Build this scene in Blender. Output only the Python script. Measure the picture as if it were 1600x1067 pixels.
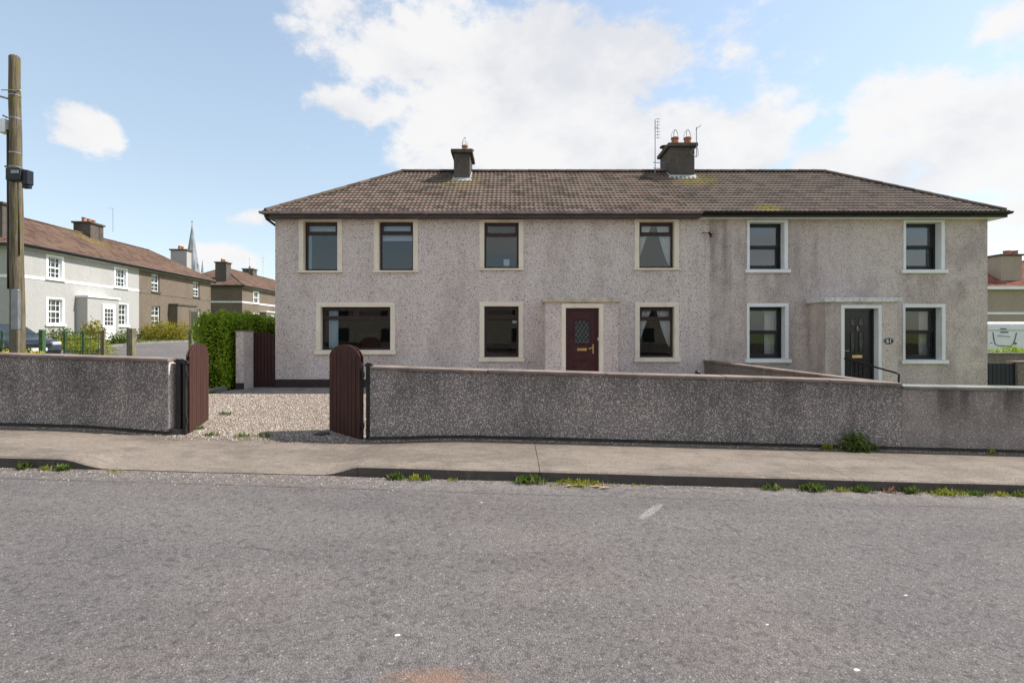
import bpy, math, random
import numpy as np
from mathutils import Vector, Matrix
random.seed(7); rng = np.random.default_rng(7)
for o in list(bpy.data.objects): bpy.data.objects.remove(o)
S = bpy.context.scene
COL = S.collection
rad = math.radians
# ------------------------------------------------------------------ camera
F = 800.0; CZ = 2.0; HY = 518.0            # focal length and horizon of the 1600 px photograph, eye height
cam = bpy.data.objects.new('camera', bpy.data.cameras.new('camera')); COL.objects.link(cam)
cam.location = (0, 0, CZ); cam.rotation_euler = (rad(90), 0, 0)
cam.data.lens = 18.0; cam.data.sensor_width = 36.0; cam.data.shift_y = -(533.5-HY)/1600
cam.data.clip_start = .05; cam.data.clip_end = 3000
S.camera = cam
S.view_settings.view_transform = 'Standard'; S.view_settings.look = 'None'
S.view_settings.gamma = 1; S.view_settings.exposure = 1.05
S.view_settings.use_curve_mapping = False
# ------------------------------------------------------------------ light
SUN_EL = 50; SUN_DIR = Vector((math.cos(rad(SUN_EL))*math.cos(rad(15)), math.cos(rad(SUN_EL))*math.sin(rad(15)), math.sin(rad(SUN_EL))))
sl = bpy.data.lights.new('sun', 'SUN'); sl.energy = 3.3; sl.angle = rad(.55); sl.color = (1, .95, .88)
so = bpy.data.objects.new('sun', sl); COL.objects.link(so)
so.rotation_euler = SUN_DIR.to_track_quat('Z', 'Y').to_euler(); so.location = (30, 8, 40)

class NT:
    """tiny node helper"""
    def __init__(s, tree): s.t = tree; s.n = tree.nodes; s.l = tree.links
    def new(s, typ, **kw):
        nd = s.n.new(typ)
        for k, v in kw.items(): setattr(nd, k, v)
        return nd
    def put(s, sock, v):
        if v is None: return
        if hasattr(v, 'is_output'): s.l.new(v, sock)
        else:
            if isinstance(v, (tuple, list)) and sock.type == 'RGBA' and len(v) == 3: v = (*v, 1)
            sock.default_value = v
    def math(s, op, a, b=None, c=None, clamp=False):
        nd = s.new('ShaderNodeMath', operation=op, use_clamp=clamp)
        for i, v in enumerate((a, b, c)):
            if v is not None: s.put(nd.inputs[i], v)
        return nd.outputs[0]
    def mix(s, f, a, b, mode='MIX'):
        nd = s.new('ShaderNodeMix', data_type='RGBA', blend_type=mode)
        s.put(nd.inputs[0], f); s.put(nd.inputs[6], a); s.put(nd.inputs[7], b)
        return nd.outputs[2]
    def ramp(s, v, *stops):
        nd = s.new('ShaderNodeMapRange', interpolation_type='SMOOTHSTEP')
        s.put(nd.inputs[0], v); s.put(nd.inputs[1], stops[0]); s.put(nd.inputs[2], stops[1])
        s.put(nd.inputs[3], stops[2] if len(stops) > 2 else 0.); s.put(nd.inputs[4], stops[3] if len(stops) > 3 else 1.)
        return nd.outputs[0]
    def noise(s, vec, scale, detail=4, rough=.6, dist=0):
        nd = s.new('ShaderNodeTexNoise'); s.put(nd.inputs['Vector'], vec)
        nd.inputs['Scale'].default_value = scale; nd.inputs['Detail'].default_value = detail
        nd.inputs['Roughness'].default_value = rough; nd.inputs['Distortion'].default_value = dist
        return nd.outputs[0]
    def voro(s, vec, scale, feature='F1'):
        nd = s.new('ShaderNodeTexVoronoi', feature=feature); s.put(nd.inputs['Vector'], vec)
        nd.inputs['Scale'].default_value = scale
        return nd
    def pos(s):
        return s.new('ShaderNodeNewGeometry').outputs['Position']
    def scalev(s, vec, v):
        nd = s.new('ShaderNodeVectorMath', operation='MULTIPLY'); s.put(nd.inputs[0], vec); nd.inputs[1].default_value = v
        return nd.outputs[0]
    def sep(s, vec):
        nd = s.new('ShaderNodeSeparateXYZ'); s.put(nd.inputs[0], vec); return nd.outputs

# world: physical sky with cumulus defined by direction
W = bpy.data.worlds.new('World'); S.world = W; W.use_nodes = True
w = NT(W.node_tree); w.n.clear()
sky = w.new('ShaderNodeTexSky', sky_type='NISHITA'); sky.sun_disc = False
sky.sun_elevation = rad(SUN_EL); sky.sun_rotation = rad(75); sky.air_density = 1.0; sky.dust_density = .35; sky.ozone_density = 1.0
tc = w.new('ShaderNodeTexCoord'); D3 = tc.outputs['Generated']
dx, dy, dz = w.sep(D3)
az = w.math('ARCTAN2', dx, dy); el = w.math('ARCSINE', dz)
warp = w.new('ShaderNodeTexNoise'); w.put(warp.inputs['Vector'], D3); warp.inputs['Scale'].default_value = 5.5; warp.inputs['Detail'].default_value = 6
warp.inputs['Roughness'].default_value = .6
wx, wy, wz = w.sep(warp.outputs['Color'])
az = w.math('ADD', az, w.math('MULTIPLY', w.math('SUBTRACT', wx, .5), .14))
el = w.math('ADD', el, w.math('MULTIPLY', w.math('SUBTRACT', wy, .5), .10))
blobs = [(640,85,140,48,1), (890,100,230,66,1.1), (830,190,250,70,.95), (960,250,320,48,.9), (560,178,85,34,.85), (690,225,130,48,.8),
         (1150,235,130,75,1), (1330,265,160,60,1), (1400,170,120,46,.9), (1540,190,150,68,1.1), (1560,265,200,40,.95), (135,207,58,30,1.0),
         (520,12,120,20,.66), (700,35,110,20,.55), (1580,35,90,42,.85), (1180,18,70,9,.5), (1240,115,70,30,.42), (340,402,75,24,.8),
         (410,345,65,20,.62), (150,470,200,26,.5), (1590,340,90,60,.7), (1900,120,190,90,1), (-300,150,260,80,.9), (2300,300,400,90,.9)]
acc = None
for (bx, by, rx, ry, amp) in blobs:
    a0 = math.atan((bx-800)/F); c = math.cos(a0); e0 = math.atan((HY-by)/F*c)
    sa = rx/F*c*c; se = ry/F*c
    q = w.math('ADD', w.math('POWER', w.math('ABSOLUTE', w.math('DIVIDE', w.math('SUBTRACT', az, a0), sa)), 2.),
               w.math('POWER', w.math('ABSOLUTE', w.math('DIVIDE', w.math('SUBTRACT', el, e0), se)), 2.))
    g = w.math('MULTIPLY', w.math('POWER', 2.718, w.math('MULTIPLY', q, -.55)), amp)
    acc = g if acc is None else w.math('SMOOTH_MAX', acc, g, .12)
# everywhere else the same broken cumulus goes on
bk = w.ramp(w.math('ABSOLUTE', az), .95, 1.25)
gen = w.math('MULTIPLY', w.ramp(w.noise(w.scalev(D3, (1,1,2.2)), 2.3, 3, .5), .42, .6), w.math('MULTIPLY', bk, .95))
acc = w.math('MAXIMUM', acc, gen)
fb = w.noise(w.scalev(D3, (1,1,1.5)), 9, 9, .62)
fbl = w.noise(w.scalev(D3, (1,1,1.6)), 3.4, 5, .55)
dens = w.math('ADD', acc, w.math('MULTIPLY', w.math('SUBTRACT', fb, .5), 1.45))
mask = w.ramp(dens, .42, .74)
shade = w.ramp(w.math('ADD', w.math('MULTIPLY', fbl, .9), w.math('MULTIPLY', fb, .5)), .52, .82)
CB = 3.85
ccol = w.mix(shade, (CB*.80, CB*.815, CB*.86), (CB*1.0, CB*.99, CB*.985))
skyc = w.mix(1.0, sky.outputs[0], (1.16, 1.05, .93), 'MULTIPLY')
hazeb = w.math('MULTIPLY', w.ramp(dz, .6, .0), .3)
skyc = w.mix(w.math('ADD', hazeb, .30), skyc, (2.3, 2.75, 3.1))
col = w.mix(w.math('MULTIPLY', mask, .95), skyc, ccol)
bg = w.new('ShaderNodeBackground'); w.put(bg.inputs[0], col); bg.inputs[1].default_value = .12
out = w.new('ShaderNodeOutputWorld'); w.l.new(bg.outputs[0], out.inputs[0])

# ------------------------------------------------------------------ materials
def mat(name):
    m = bpy.data.materials.new(name); m.use_nodes = True
    t = NT(m.node_tree); b = t.n['Principled BSDF']
    b.inputs['Roughness'].default_value = .85
    b.inputs['Specular IOR Level'].default_value = .3
    return m, t, b
def bump(t, b, h, strength=.4, dist=.01):
    nd = t.new('ShaderNodeBump'); nd.inputs['Strength'].default_value = strength; nd.inputs['Distance'].default_value = dist
    t.put(nd.inputs['Height'], h); t.l.new(nd.outputs[0], b.inputs['Normal'])
def plain(name, c, rough=.6, spec=.3, metal=0, var=.12, scale=3., dirt=None):
    m, t, b = mat(name); p = t.pos()
    n = t.noise(p, scale, 5, .6)
    c1 = tuple(x*(1-var*1.6) for x in c); c2 = tuple(min(1, x*(1+var)) for x in c)
    col = t.mix(t.ramp(n, .3, .7), c1, c2)
    if dirt:
        d = t.noise(t.scalev(p, (1, 1, .35)), dirt[1], 6, .65)
        col = t.mix(t.math('MULTIPLY', t.ramp(d, .5, .75), dirt[2]), col, dirt[0])
    t.put(b.inputs['Base Color'], col); t.put(b.inputs['Roughness'], t.ramp(n, .2, .8, max(0, rough-.08), min(1, rough+.08)))
    b.inputs['Specular IOR Level'].default_value = spec; b.inputs['Metallic'].default_value = metal
    bump(t, b, t.noise(p, 60, 3), .12, .003)
    return m
def pebbledash(name, light, dark, chipdark, frac, scale, stain=(.3, .28, .26), stainamt=.5, extra=None, bumpd=.012):
    m, t, b = mat(name); p = t.pos()
    v = t.voro(p, scale); r = t.sep(v.outputs['Color'])
    v2 = t.voro(p, scale*1.73); r2 = t.sep(v2.outputs['Color'])
    tone = t.mix(t.noise(p, scale*.6, 4, .75), dark, light)
    tone = t.mix(t.math('MULTIPLY', t.ramp(r[1], .3, .9), .5), tone, light)
    # shape: single chips with their own radius, standing in (or lying on) the darker cement
    d1 = t.math('SUBTRACT', v.outputs['Distance'], t.math('MULTIPLY', r[0], .30)); d2 = t.math('SUBTRACT', v2.outputs['Distance'], t.math('MULTIPLY', r2[0], .34))
    if frac > .35:      # dark cement with pale chips
        ch1 = t.math('MULTIPLY', t.ramp(d1, .26, .12), t.ramp(r[2], .12, .3)); ch2 = t.math('MULTIPLY', t.ramp(d2, .20, .08), t.ramp(r2[2], .35, .5))
        base = t.mix(t.noise(p, scale*.35, 5, .7), chipdark, dark)
        chip = t.mix(t.math('MAXIMUM', ch1, t.math('MULTIPLY', ch2, .75)), base, t.mix(r[1], tuple(k*.62 for k in light), light))
    else:               # pale dash with small dark pits
        ch1 = t.math('MULTIPLY', t.ramp(d1, .24, .10), t.ramp(r[2], .38, .55)); ch2 = t.math('MULTIPLY', t.ramp(d2, .20, .06), t.ramp(r2[2], .45, .6))
        chip = t.mix(t.math('MAXIMUM', ch1, t.math('MULTIPLY', ch2, .8)), tone, chipdark)
    big = t.noise(t.scalev(p, (1, 1, .3)), .9, 6, .62)
    mid = t.noise(p, 3.1, 5, .65)
    s = t.math('MULTIPLY', t.ramp(t.math('ADD', t.math('MULTIPLY', big, .7), t.math('MULTIPLY', mid, .3)), .44, .64), stainamt)
    col = t.mix(s, chip, t.mix(1, chip, stain, 'MULTIPLY'))
    if extra: col = extra(t, p, col)
    t.put(b.inputs['Base Color'], col); b.inputs['Roughness'].default_value = .9; b.inputs['Specular IOR Level'].default_value = .2
    bump(t, b, t.math('SUBTRACT', 1, v.outputs['Distance']), .75, bumpd)
    return m
def house_extra(t, p, col):
    x, y, z = t.sep(p)
    run = t.noise(t.scalev(p, (2.6, 1, .22)), 1.0, 5, .6)
    # grey weathering either side of the party line, greenest under the eaves
    near = t.math('MULTIPLY', t.ramp(x, 3.6, 5.6), t.ramp(x, 10.5, 7.0))
    top = t.ramp(z, 2.0, 4.6)
    a = t.math('MULTIPLY', t.math('MULTIPLY', near, t.ramp(run, .40, .64)), t.math('ADD', t.math('MULTIPLY', top, .4), .25))
    col = t.mix(a, col, t.mix(1, col, (.42, .41, .41), 'MULTIPLY'))
    far = t.math('MULTIPLY', t.ramp(x, 11.4, 12.8), t.ramp(t.noise(p, 1.3, 5), .4, .62))
    return t.mix(t.math('MULTIPLY', far, .5), col, t.mix(1, col, (.5, .48, .49), 'MULTIPLY'))
M = {}
M['dash_left'] = pebbledash('pebbledash_pale', (.82, .715, .66), (.60, .52, .48), (.14, .12, .112), .16, 36, (.70, .67, .66), .65, house_extra)
M['dash_right'] = pebbledash('pebbledash_pinkish', (.77, .66, .61), (.57, .485, .45), (.19, .16, .15), .17, 43, (.62, .59, .6), .75, house_extra)
M['dash_wall'] = pebbledash('pebbledash_dark', (.88, .79, .72), (.31, .265, .243), (.17, .146, .134), .45, 44, (.55, .56, .57), .85, lambda t, p, c: t.mix(t.math('MULTIPLY', t.ramp(t.sep(p)[2], .45, 1.25), t.ramp(t.noise(t.scalev(p, (1.7, 1, .35)), 1.3, 6, .65), .38, .6, .1, .62)), c, t.mix(1, c, (.5, .5, .5), 'MULTIPLY')), .016)
def wallc(t, p, col):
    run = t.noise(t.scalev(p, (2.2, 1, .3)), 1.2, 5, .6)
    z = t.sep(p)[2]
    a = t.math('MULTIPLY', t.ramp(run, .42, .6), t.ramp(z, .3, 1.0))
    return t.mix(t.math('MULTIPLY', a, .75), col, t.mix(1, col, (.33, .32, .31), 'MULTIPLY'))
M['dash_wall_right'] = pebbledash('pebbledash_streaked', (.68, .59, .53), (.36, .31, .28), (.22, .19, .17), .36, 55, (.5, .5, .48), .6, wallc)
M['dash_divider'] = pebbledash('pebbledash_brown', (.42, .36, .31), (.25, .21, .185), (.09, .078, .07), .4, 40, (.6, .6, .6), .5)
M['dash_white'] = pebbledash('pebbledash_white', (.44, .43, .42), (.39, .38, .37), (.32, .31, .30), .2, 24, (.85, .85, .85), .4)
M['dash_brown'] = pebbledash('pebbledash_terrace_brown', (.22, .175, .135), (.145, .115, .09), (.09, .072, .058), .3, 24, (.7, .7, .7), .5)
M['dash_chimney'] = pebbledash('chimney_render', (.23, .195, .17), (.14, .118, .102), (.065, .056, .05), .45, 40, (.5, .5, .5), .7)
M['dash_tan'] = pebbledash('neighbour_render', (.42, .35, .29), (.33, .275, .23), (.24, .2, .17), .25, 28, (.8, .8, .8), .4)
M['cream'] = plain('cream_paint', (.83, .74, .60), .7, .25, 0, .05, 2, ((.33, .28, .2), 2.3, .28))
M['white'] = plain('white_paint', (.82, .83, .84), .6, .3, 0, .04, 2, ((.4, .39, .36), 2.6, .18))
M['canopy_white'] = plain('flaking_white_paint', (.68, .68, .66), .8, .25, 0, .1, 5, ((.16, .15, .14), 9, .85))
M['canopy_cream'] = plain('mossy_cream_paint', (.56, .49, .37), .8, .25, 0, .15, 5, ((.17, .14, .08), 7, .75))
M['brown_frame'] = plain('brown_woodgrain_plastic', (.045, .022, .018), .4, .4, 0, .25, 12)
M['black_frame'] = plain('black_plastic_frame', (.012, .015, .018), .35, .4, 0, .2, 6)
M['fascia_brown'] = plain('brown_fascia_board', (.075, .056, .055), .45, .35, 0, .2, 2)
M['gutter_faded'] = plain('faded_brown_gutter', (.34, .27, .285), .5, .3, 0, .2, 2.5)
M['black'] = plain('black_plastic', (.012, .012, .013), .45, .4)
M['black_iron'] = plain('black_iron', (.02, .019, .02), .5, .4, 0, .3, 12, ((.09, .045, .03), 14, .5))
M['door_red'] = plain('mahogany_door', (.055, .009, .012), .38, .45, 0, .15, 10)
M['door_black'] = plain('black_gloss_door', (.008, .009, .011), .22, .5, 0, .1, 5)
M['brass'] = plain('brass', (.75, .52, .22), .28, .5, 1, .05)
M['chrome'] = plain('pale_metal', (.62, .60, .56), .3, .5, 1, .05)
M['lead'] = plain('lead_flashing', (.42, .45, .46), .6, .4, 0, .15, 5)
M['terracotta'] = plain('terracotta_pot', (.42, .17, .10), .8, .2, 0, .2, 8)
M['steel'] = plain('galvanised_steel', (.28, .29, .31), .45, .5, .6, .15, 4)
M['coping'] = plain('brown_coping_concrete', (.215, .172, .148), .85, .2, 0, .2, 2.2, ((.11, .085, .07), 2.2, .7))
M['coping_grey'] = plain('grey_coping_concrete', (.20, .205, .18), .85, .2, 0, .2, 2.5, ((.10, .10, .08), 3, .6))
M['plinth'] = plain('brown_painted_plinth', (.045, .03, .027), .7, .3, 0, .2, 3)
M['concrete'] = plain('concrete', (.24, .22, .20), .9, .2, 0, .18, 4, ((.11, .10, .085), 3, .6))
M['cement_dark'] = plain('dark_cement', (.10, .088, .075), .9, .2, 0, .2, 4)
M['curtain'] = plain('white_curtain', (.88, .87, .86), .9, .1, 0, .03)
M['curtain_blue'] = plain('pale_blue_curtain', (.66, .78, .88), .9, .1, 0, .03)
M['blind'] = plain('white_roller_blind', (.74, .77, .86), .9, .1, 0, .02)
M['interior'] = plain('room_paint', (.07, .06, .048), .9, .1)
M['dark_furniture'] = plain('dark_furniture', (.012, .011, .010), .6, .3)
M['car_paint'] = plain('dark_car_paint', (.018, .024, .035), .25, .6)
M['tyre'] = plain('tyre_rubber', (.015, .015, .015), .8, .2)
M['white_gloss'] = plain('white_fibreglass', (.78, .79, .80), .25, .5, 0, .03)
M['grey_trim'] = plain('grey_trim', (.10, .115, .13), .4, .4)
M['navy'] = plain('dark_blue_boards', (.012, .018, .028), .5, .4)
M['green_iron'] = plain('green_painted_iron', (.05, .12, .045), .6, .3, 0, .3, 9, ((.13, .09, .05), 12, .5))
M['spire'] = plain('grey_spire_stone', (.27, .29, .32), .9, .1, 0, .15, .3)
def wood(name, a, b_, moss=None):
    m, t, b = mat(name); p = t.pos()
    g = t.noise(t.scalev(p, (22, 22, 1.1)), 1.6, 6, .65)
    col = t.mix(t.ramp(g, .33, .68), a, b_)
    if moss:
        n = t.noise(t.scalev(p, (1, 1, .5)), 6, 6, .65)
        col = t.mix(t.math('MULTIPLY', t.ramp(n, .48, .62), .75), col, moss)
    t.put(b.inputs['Base Color'], col); b.inputs['Roughness'].default_value = .8
    bump(t, b, g, .5, .008)
    return m
M['gate_wood'] = wood('brown_stained_boards', (.036, .015, .011), (.080, .031, .022))
M['gate_wood_side'] = wood('dark_brown_boards', (.04, .015, .014), (.06, .024, .021))
M['pole'] = wood('weathered_pole', (.065, .05, .033), (.20, .165, .11), (.12, .105, .03))
M['post_wood'] = wood('lichened_post', (.09, .075, .055), (.22, .19, .14), (.25, .23, .12))
def tilemat(name, a, b_, c_, mossa, chim=()):
    m, t, b = mat(name); p = t.pos()
    at = t.new('ShaderNodeAttribute', attribute_name='tone').outputs['Fac']
    col = t.mix(t.ramp(at, .0, .55), a, b_); col = t.mix(t.math('MULTIPLY', t.ramp(at, .72, 1.), .6), col, c_)
    big = t.noise(p, .7, 4, .6); fine = t.noise(p, 24, 5, .7)
    col = t.mix(t.math('MULTIPLY', t.ramp(big, .42, .66), .5), col, t.mix(1, col, (.5, .5, .5), 'MULTIPLY'))
    col = t.mix(t.math('MULTIPLY', t.ramp(fine, .52, .66), .55), col, (.05, .042, .032))
    col = t.mix(t.math('MULTIPLY', t.ramp(fine, .42, .30), .5), col, (.34, .30, .25))
    mn = t.noise(p, 7, 6, .7)
    for (cx, cy, cz_, r, k) in chim:
        vd = t.new('ShaderNodeVectorMath', operation='DISTANCE'); t.put(vd.inputs[0], p); vd.inputs[1].default_value = (cx, cy, cz_)
        a_ = t.math('MULTIPLY', t.ramp(vd.outputs['Value'], r, r*.15), t.ramp(mn, .5-.1*k, .62-.06*k))
        col = t.mix(a_, col, (.20, .165, .035))
    col = t.mix(t.math('MULTIPLY', t.ramp(mn, .56, .68), mossa), col, (.13, .115, .05))
    t.put(b.inputs['Base Color'], col); b.inputs['Roughness'].default_value = .9; b.inputs['Specular IOR Level'].default_value = .15
    bump(t, b, fine, .4, .006)
    return m
M['tile'] = tilemat('concrete_roof_tile', (.082, .06, .048), (.16, .122, .098), (.18, .105, .085), .4, [(-1.6, 16.3, 6.8, 1.1, .35), (5.9, 16.6, 6.9, 1.1, 1), (7.1, 14.3, 5.45, .7, 1.2)])
M['tile_right'] = tilemat('grey_brown_roof_tile', (.082, .062, .052), (.138, .106, .088), (.15, .11, .095), .14, [(5.9, 16.6, 6.9, 1.1, 1), (7.2, 14.3, 5.4, .6, 1.4)])
M['tile_far'] = tilemat('terrace_roof_tile', (.105, .066, .05), (.165, .106, .08), (.19, .112, .08), .2, [(-28.4, 34.6, 8.4, 2.0, .5)])
M['tile_red'] = tilemat('red_clay_tile', (.20, .075, .052), (.29, .12, .085), (.26, .09, .06), .1)
def glassmat(name, refl, tint=(.82, .86, .86)):
    m = bpy.data.materials.new(name); m.use_nodes = True; t = NT(m.node_tree); t.n.clear()
    g = t.new('ShaderNodeBsdfGlossy'); g.inputs['Roughness'].default_value = .015; g.inputs[0].default_value = (.95, 1, 1, 1)
    tr = t.new('ShaderNodeBsdfTransparent'); tr.inputs[0].default_value = (*tint, 1)
    bm_ = t.new('ShaderNodeBump'); bm_.inputs['Strength'].default_value = .04; bm_.inputs['Distance'].default_value = .02
    t.put(bm_.inputs['Height'], t.noise(t.pos(), 1.3, 2)); t.l.new(bm_.outputs[0], g.inputs['Normal'])
    fr = t.new('ShaderNodeFresnel'); fr.inputs[0].default_value = 1.5
    mx = t.new('ShaderNodeMixShader'); t.put(mx.inputs[0], t.math('ADD', t.math('MULTIPLY', fr.outputs[0], 1.3), refl, clamp=True))
    t.l.new(tr.outputs[0], mx.inputs[1]); t.l.new(g.outputs[0], mx.inputs[2])
    o = t.new('ShaderNodeOutputMaterial'); t.l.new(mx.outputs[0], o.inputs[0])
    return m
M['glass'] = glassmat('window_glass', .035)
M['glass_sash'] = glassmat('sash_window_glass', .10)
M['glass_dark'] = plain('dark_obscured_glass', (.03, .035, .038), .12, .6, 0, .5, 40)
M['lamp_glass'] = plain('headlamp_lens', (.5, .53, .55), .1, .8)
def leafmat(name, a, b_, c_=None, tr=.35):
    m, t, b = mat(name)
    r = t.new('ShaderNodeNewGeometry').outputs['Random Per Island']
    col = t.mix(r, a, b_)
    if c_: col = t.mix(t.ramp(r, .8, .95), col, c_)
    t.put(b.inputs['Base Color'], col); b.inputs['Roughness'].default_value = .55
    tl = t.new('ShaderNodeBsdfTranslucent'); t.put(tl.inputs[0], col)
    mx = t.new('ShaderNodeMixShader'); mx.inputs[0].default_value = tr
    t.l.new(b.outputs[0], mx.inputs[1]); t.l.new(tl.outputs[0], mx.inputs[2])
    t.l.new(mx.outputs[0], t.n['Material Output'].inputs[0])
    return m
M['leaf_hedge'] = leafmat('hedge_leaf', (.15, .27, .018), (.36, .48, .025), (.52, .58, .04))
M['leaf_gold'] = leafmat('golden_shrub_leaf', (.16, .14, .02), (.34, .30, .02), (.42, .36, .03))
M['leaf_lime'] = leafmat('lime_hedge_leaf', (.22, .34, .02), (.40, .46, .03))
M['leaf_weed'] = leafmat('weed_leaf', (.05, .10, .015), (.15, .21, .035), (.32, .28, .12))
M['leaf_yellow'] = leafmat('weed_yellow', (.30, .30, .03), (.20, .26, .04), (.5, .42, .03))
M['flower'] = leafmat('yellow_flower', (.62, .48, .02), (.7, .6, .04))
M['dry'] = plain('dry_leaf', (.42, .24, .16), .8, .2)
M['hedge_core'] = plain('hedge_twigs', (.03, .035, .012), .9, .1)
M['bark'] = plain('twig_bark', (.08, .06, .04), .9, .1)
# ground materials
def asphalt(name, a=(.168, .152, .146), marks=True):
    m, t, b = mat(name); p = t.pos(); x, y, z = t.sep(p)
    v = t.voro(p, 88); r = t.sep(v.outputs['Color'])
    v2 = t.voro(p, 190); r2 = t.sep(v2.outputs['Color'])
    col = t.mix(r[0], tuple(k*.70 for k in a), tuple(k*1.25 for k in a))
    col = t.mix(t.math('MULTIPLY', t.ramp(r2[1], .72, .8), .6), col, tuple(k*.30 for k in a))
    col = t.mix(t.math('MULTIPLY', t.ramp(r[1], .985, .99), .7), col, (.38, .36, .33))
    clus = t.noise(p, 16, 4, .7)
    col = t.mix(t.math('MULTIPLY', t.ramp(clus, .50, .66), .7), col, tuple(k*.42 for k in a))
    big = t.noise(t.scalev(p, (.5, 1, 1)), .9, 6, .6)
    col = t.mix(t.math('MULTIPLY', t.ramp(big, .42, .62), .45), col, t.mix(1, col, (.72, .73, .75), 'MULTIPLY'))
    warm = t.noise(p, .33, 4, .6)
    col = t.mix(t.math('MULTIPLY', t.ramp(warm, .45, .6), .35), col, t.mix(1, col, (1.14, 1.05, .98), 'MULTIPLY'))
    if marks:
        def near(cx, cy, rx, ry, rot=0, soft=.5):
            u = t.math('SUBTRACT', x, cx); v_ = t.math('SUBTRACT', y, cy); c, s_ = math.cos(rot), math.sin(rot)
            uu = t.math('ADD', t.math('MULTIPLY', u, c/rx), t.math('MULTIPLY', v_, s_/rx))
            vv = t.math('ADD', t.math('MULTIPLY', u, -s_/ry), t.math('MULTIPLY', v_, c/ry))
            d = t.math('ADD', t.math('POWER', t.math('ABSOLUTE', uu), 2.6), t.math('POWER', t.math('ABSOLUTE', vv), 2.6))
            return t.ramp(d, 1, soft)
        wn = t.noise(p, 45, 4, .7); rn = t.noise(p, 4.5, 6, .7)
        # worn dash of white paint, rust stain near the camera, a few specks of paint
        col = t.mix(t.math('MULTIPLY', near(1.53, 5.62, .36, .06, .95, .2), t.ramp(wn, .36, .66, .05, .62)), col, (.44, .43, .41))
        st = t.math('MULTIPLY', near(-.38, 2.72, .42, .24, .0, .0), t.ramp(rn, .34, .6))
        col = t.mix(t.math('MULTIPLY', st, .6), col, (.27, .145, .09))
        for (cx, cy, rr) in ((-.72, 3.22, .012), (2.02, 3.0, .013), (-.34, 5.75, .01), (1.72, 3.45, .008), (3.0, 3.9, .009)):
            col = t.mix(near(cx, cy, rr*1.6, rr, .3), col, (.62, .60, .57))
        wv = t.new('ShaderNodeVectorMath', operation='ADD'); t.put(wv.inputs[0], p); cn = t.new('ShaderNodeTexNoise'); t.put(cn.inputs['Vector'], p); cn.inputs['Scale'].default_value = 2.2; cn.inputs['Detail'].default_value = 6
        sc_ = t.scalev(cn.outputs['Color'], (.5, .5, .5)); t.put(wv.inputs[1], sc_)
        ed = t.voro(t.scalev(wv.outputs[0], (1, 1, 0)), .55, 'DISTANCE_TO_EDGE')
        col = t.mix(t.math('MULTIPLY', t.ramp(ed.outputs['Distance'], .006, .001), t.math('MULTIPLY', t.ramp(t.noise(p, .6, 3), .54, .62), .5)), col, (.05, .045, .042))
        tr = t.math('MULTIPLY', t.ramp(t.noise(t.scalev(p, (.12, 1.1, 1)), 1.0, 4, .6), .42, .62), .28)
        col = t.mix(tr, col, t.mix(1, col, (.72, .72, .74), 'MULTIPLY'))
        # grit and joint line along the channel
        ch = t.math('MULTIPLY', t.ramp(y, 5.9, 6.5), t.ramp(t.noise(p, 7, 5, .7), .42, .6))
        col = t.mix(t.math('MULTIPLY', ch, .38), col, t.mix(t.ramp(r[0], .3, .7), (.17, .14, .11), (.38, .33, .29)))
        ln = t.math('ABSOLUTE', t.math('SUBTRACT', t.math('SUBTRACT', y, t.math('MULTIPLY', x, -.012)), t.math('ADD', 6.02, t.math('MULTIPLY', t.noise(t.scalev(p, (1, 0, 0)), 1.1, 5), .12))))
        col = t.mix(t.math('MULTIPLY', t.ramp(ln, .012, .003), t.ramp(t.noise(p, 1.1, 2), .42, .52)), col, (.03, .028, .025))
    t.put(b.inputs['Base Color'], col); b.inputs['Roughness'].default_value = .88; b.inputs['Specular IOR Level'].default_value = .25
    h = t.math('ADD', t.math('MULTIPLY', v.outputs['Distance'], -1.), t.math('MULTIPLY', clus, -.8))
    bump(t, b, h, .9, .007)
    return m
M['asphalt'] = asphalt('road_asphalt')
M['asphalt_side'] = asphalt('side_road_asphalt', (.16, .15, .145), False)
def pavemat():
    m, t, b = mat('pavement_concrete'); p = t.pos(); x, y, z = t.sep(p)
    fine = t.noise(p, 70, 4, .7); big = t.noise(t.scalev(p, (.6, 1.2, 1)), 1.1, 6, .65); br = t.noise(t.scalev(p, (3, 30, 1)), 1.2, 5, .7)
    col = t.mix(t.ramp(fine, .3, .7), (.15, .122, .098), (.265, .222, .185))
    col = t.mix(t.math('MULTIPLY', t.ramp(big, .42, .60), .7), col, t.mix(1, col, (.62, .62, .62), 'MULTIPLY'))
    col = t.mix(t.math('MULTIPLY', t.ramp(br, .52, .70), .45), col, (.42, .365, .31))
    st = t.noise(p, 2.7, 7, .7); col = t.mix(t.math('MULTIPLY', t.ramp(st, .50, .66), .45), col, (.10, .088, .075))
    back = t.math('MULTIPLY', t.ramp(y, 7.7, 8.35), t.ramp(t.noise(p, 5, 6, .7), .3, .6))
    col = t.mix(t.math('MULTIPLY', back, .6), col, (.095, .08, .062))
    r = t.sep(t.voro(p, 60).outputs['Color'])
    col = t.mix(t.math('MULTIPLY', t.ramp(r[0], .93, .97), .6), col, (.07, .06, .05))
    # road side face of the kerb: stain plus its shade painted into the colour
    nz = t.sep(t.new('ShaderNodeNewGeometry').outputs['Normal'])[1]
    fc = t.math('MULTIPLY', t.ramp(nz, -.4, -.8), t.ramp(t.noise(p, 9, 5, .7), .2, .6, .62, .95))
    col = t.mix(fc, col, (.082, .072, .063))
    t.put(b.inputs['Base Color'], col); b.inputs['Roughness'].default_value = .9; b.inputs['Specular IOR Level'].default_value = .2
    bump(t, b, t.math('ADD', fine, t.math('MULTIPLY', br, .4)), .6, .005)
    return m
M['pavement'] = pavemat()
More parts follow.
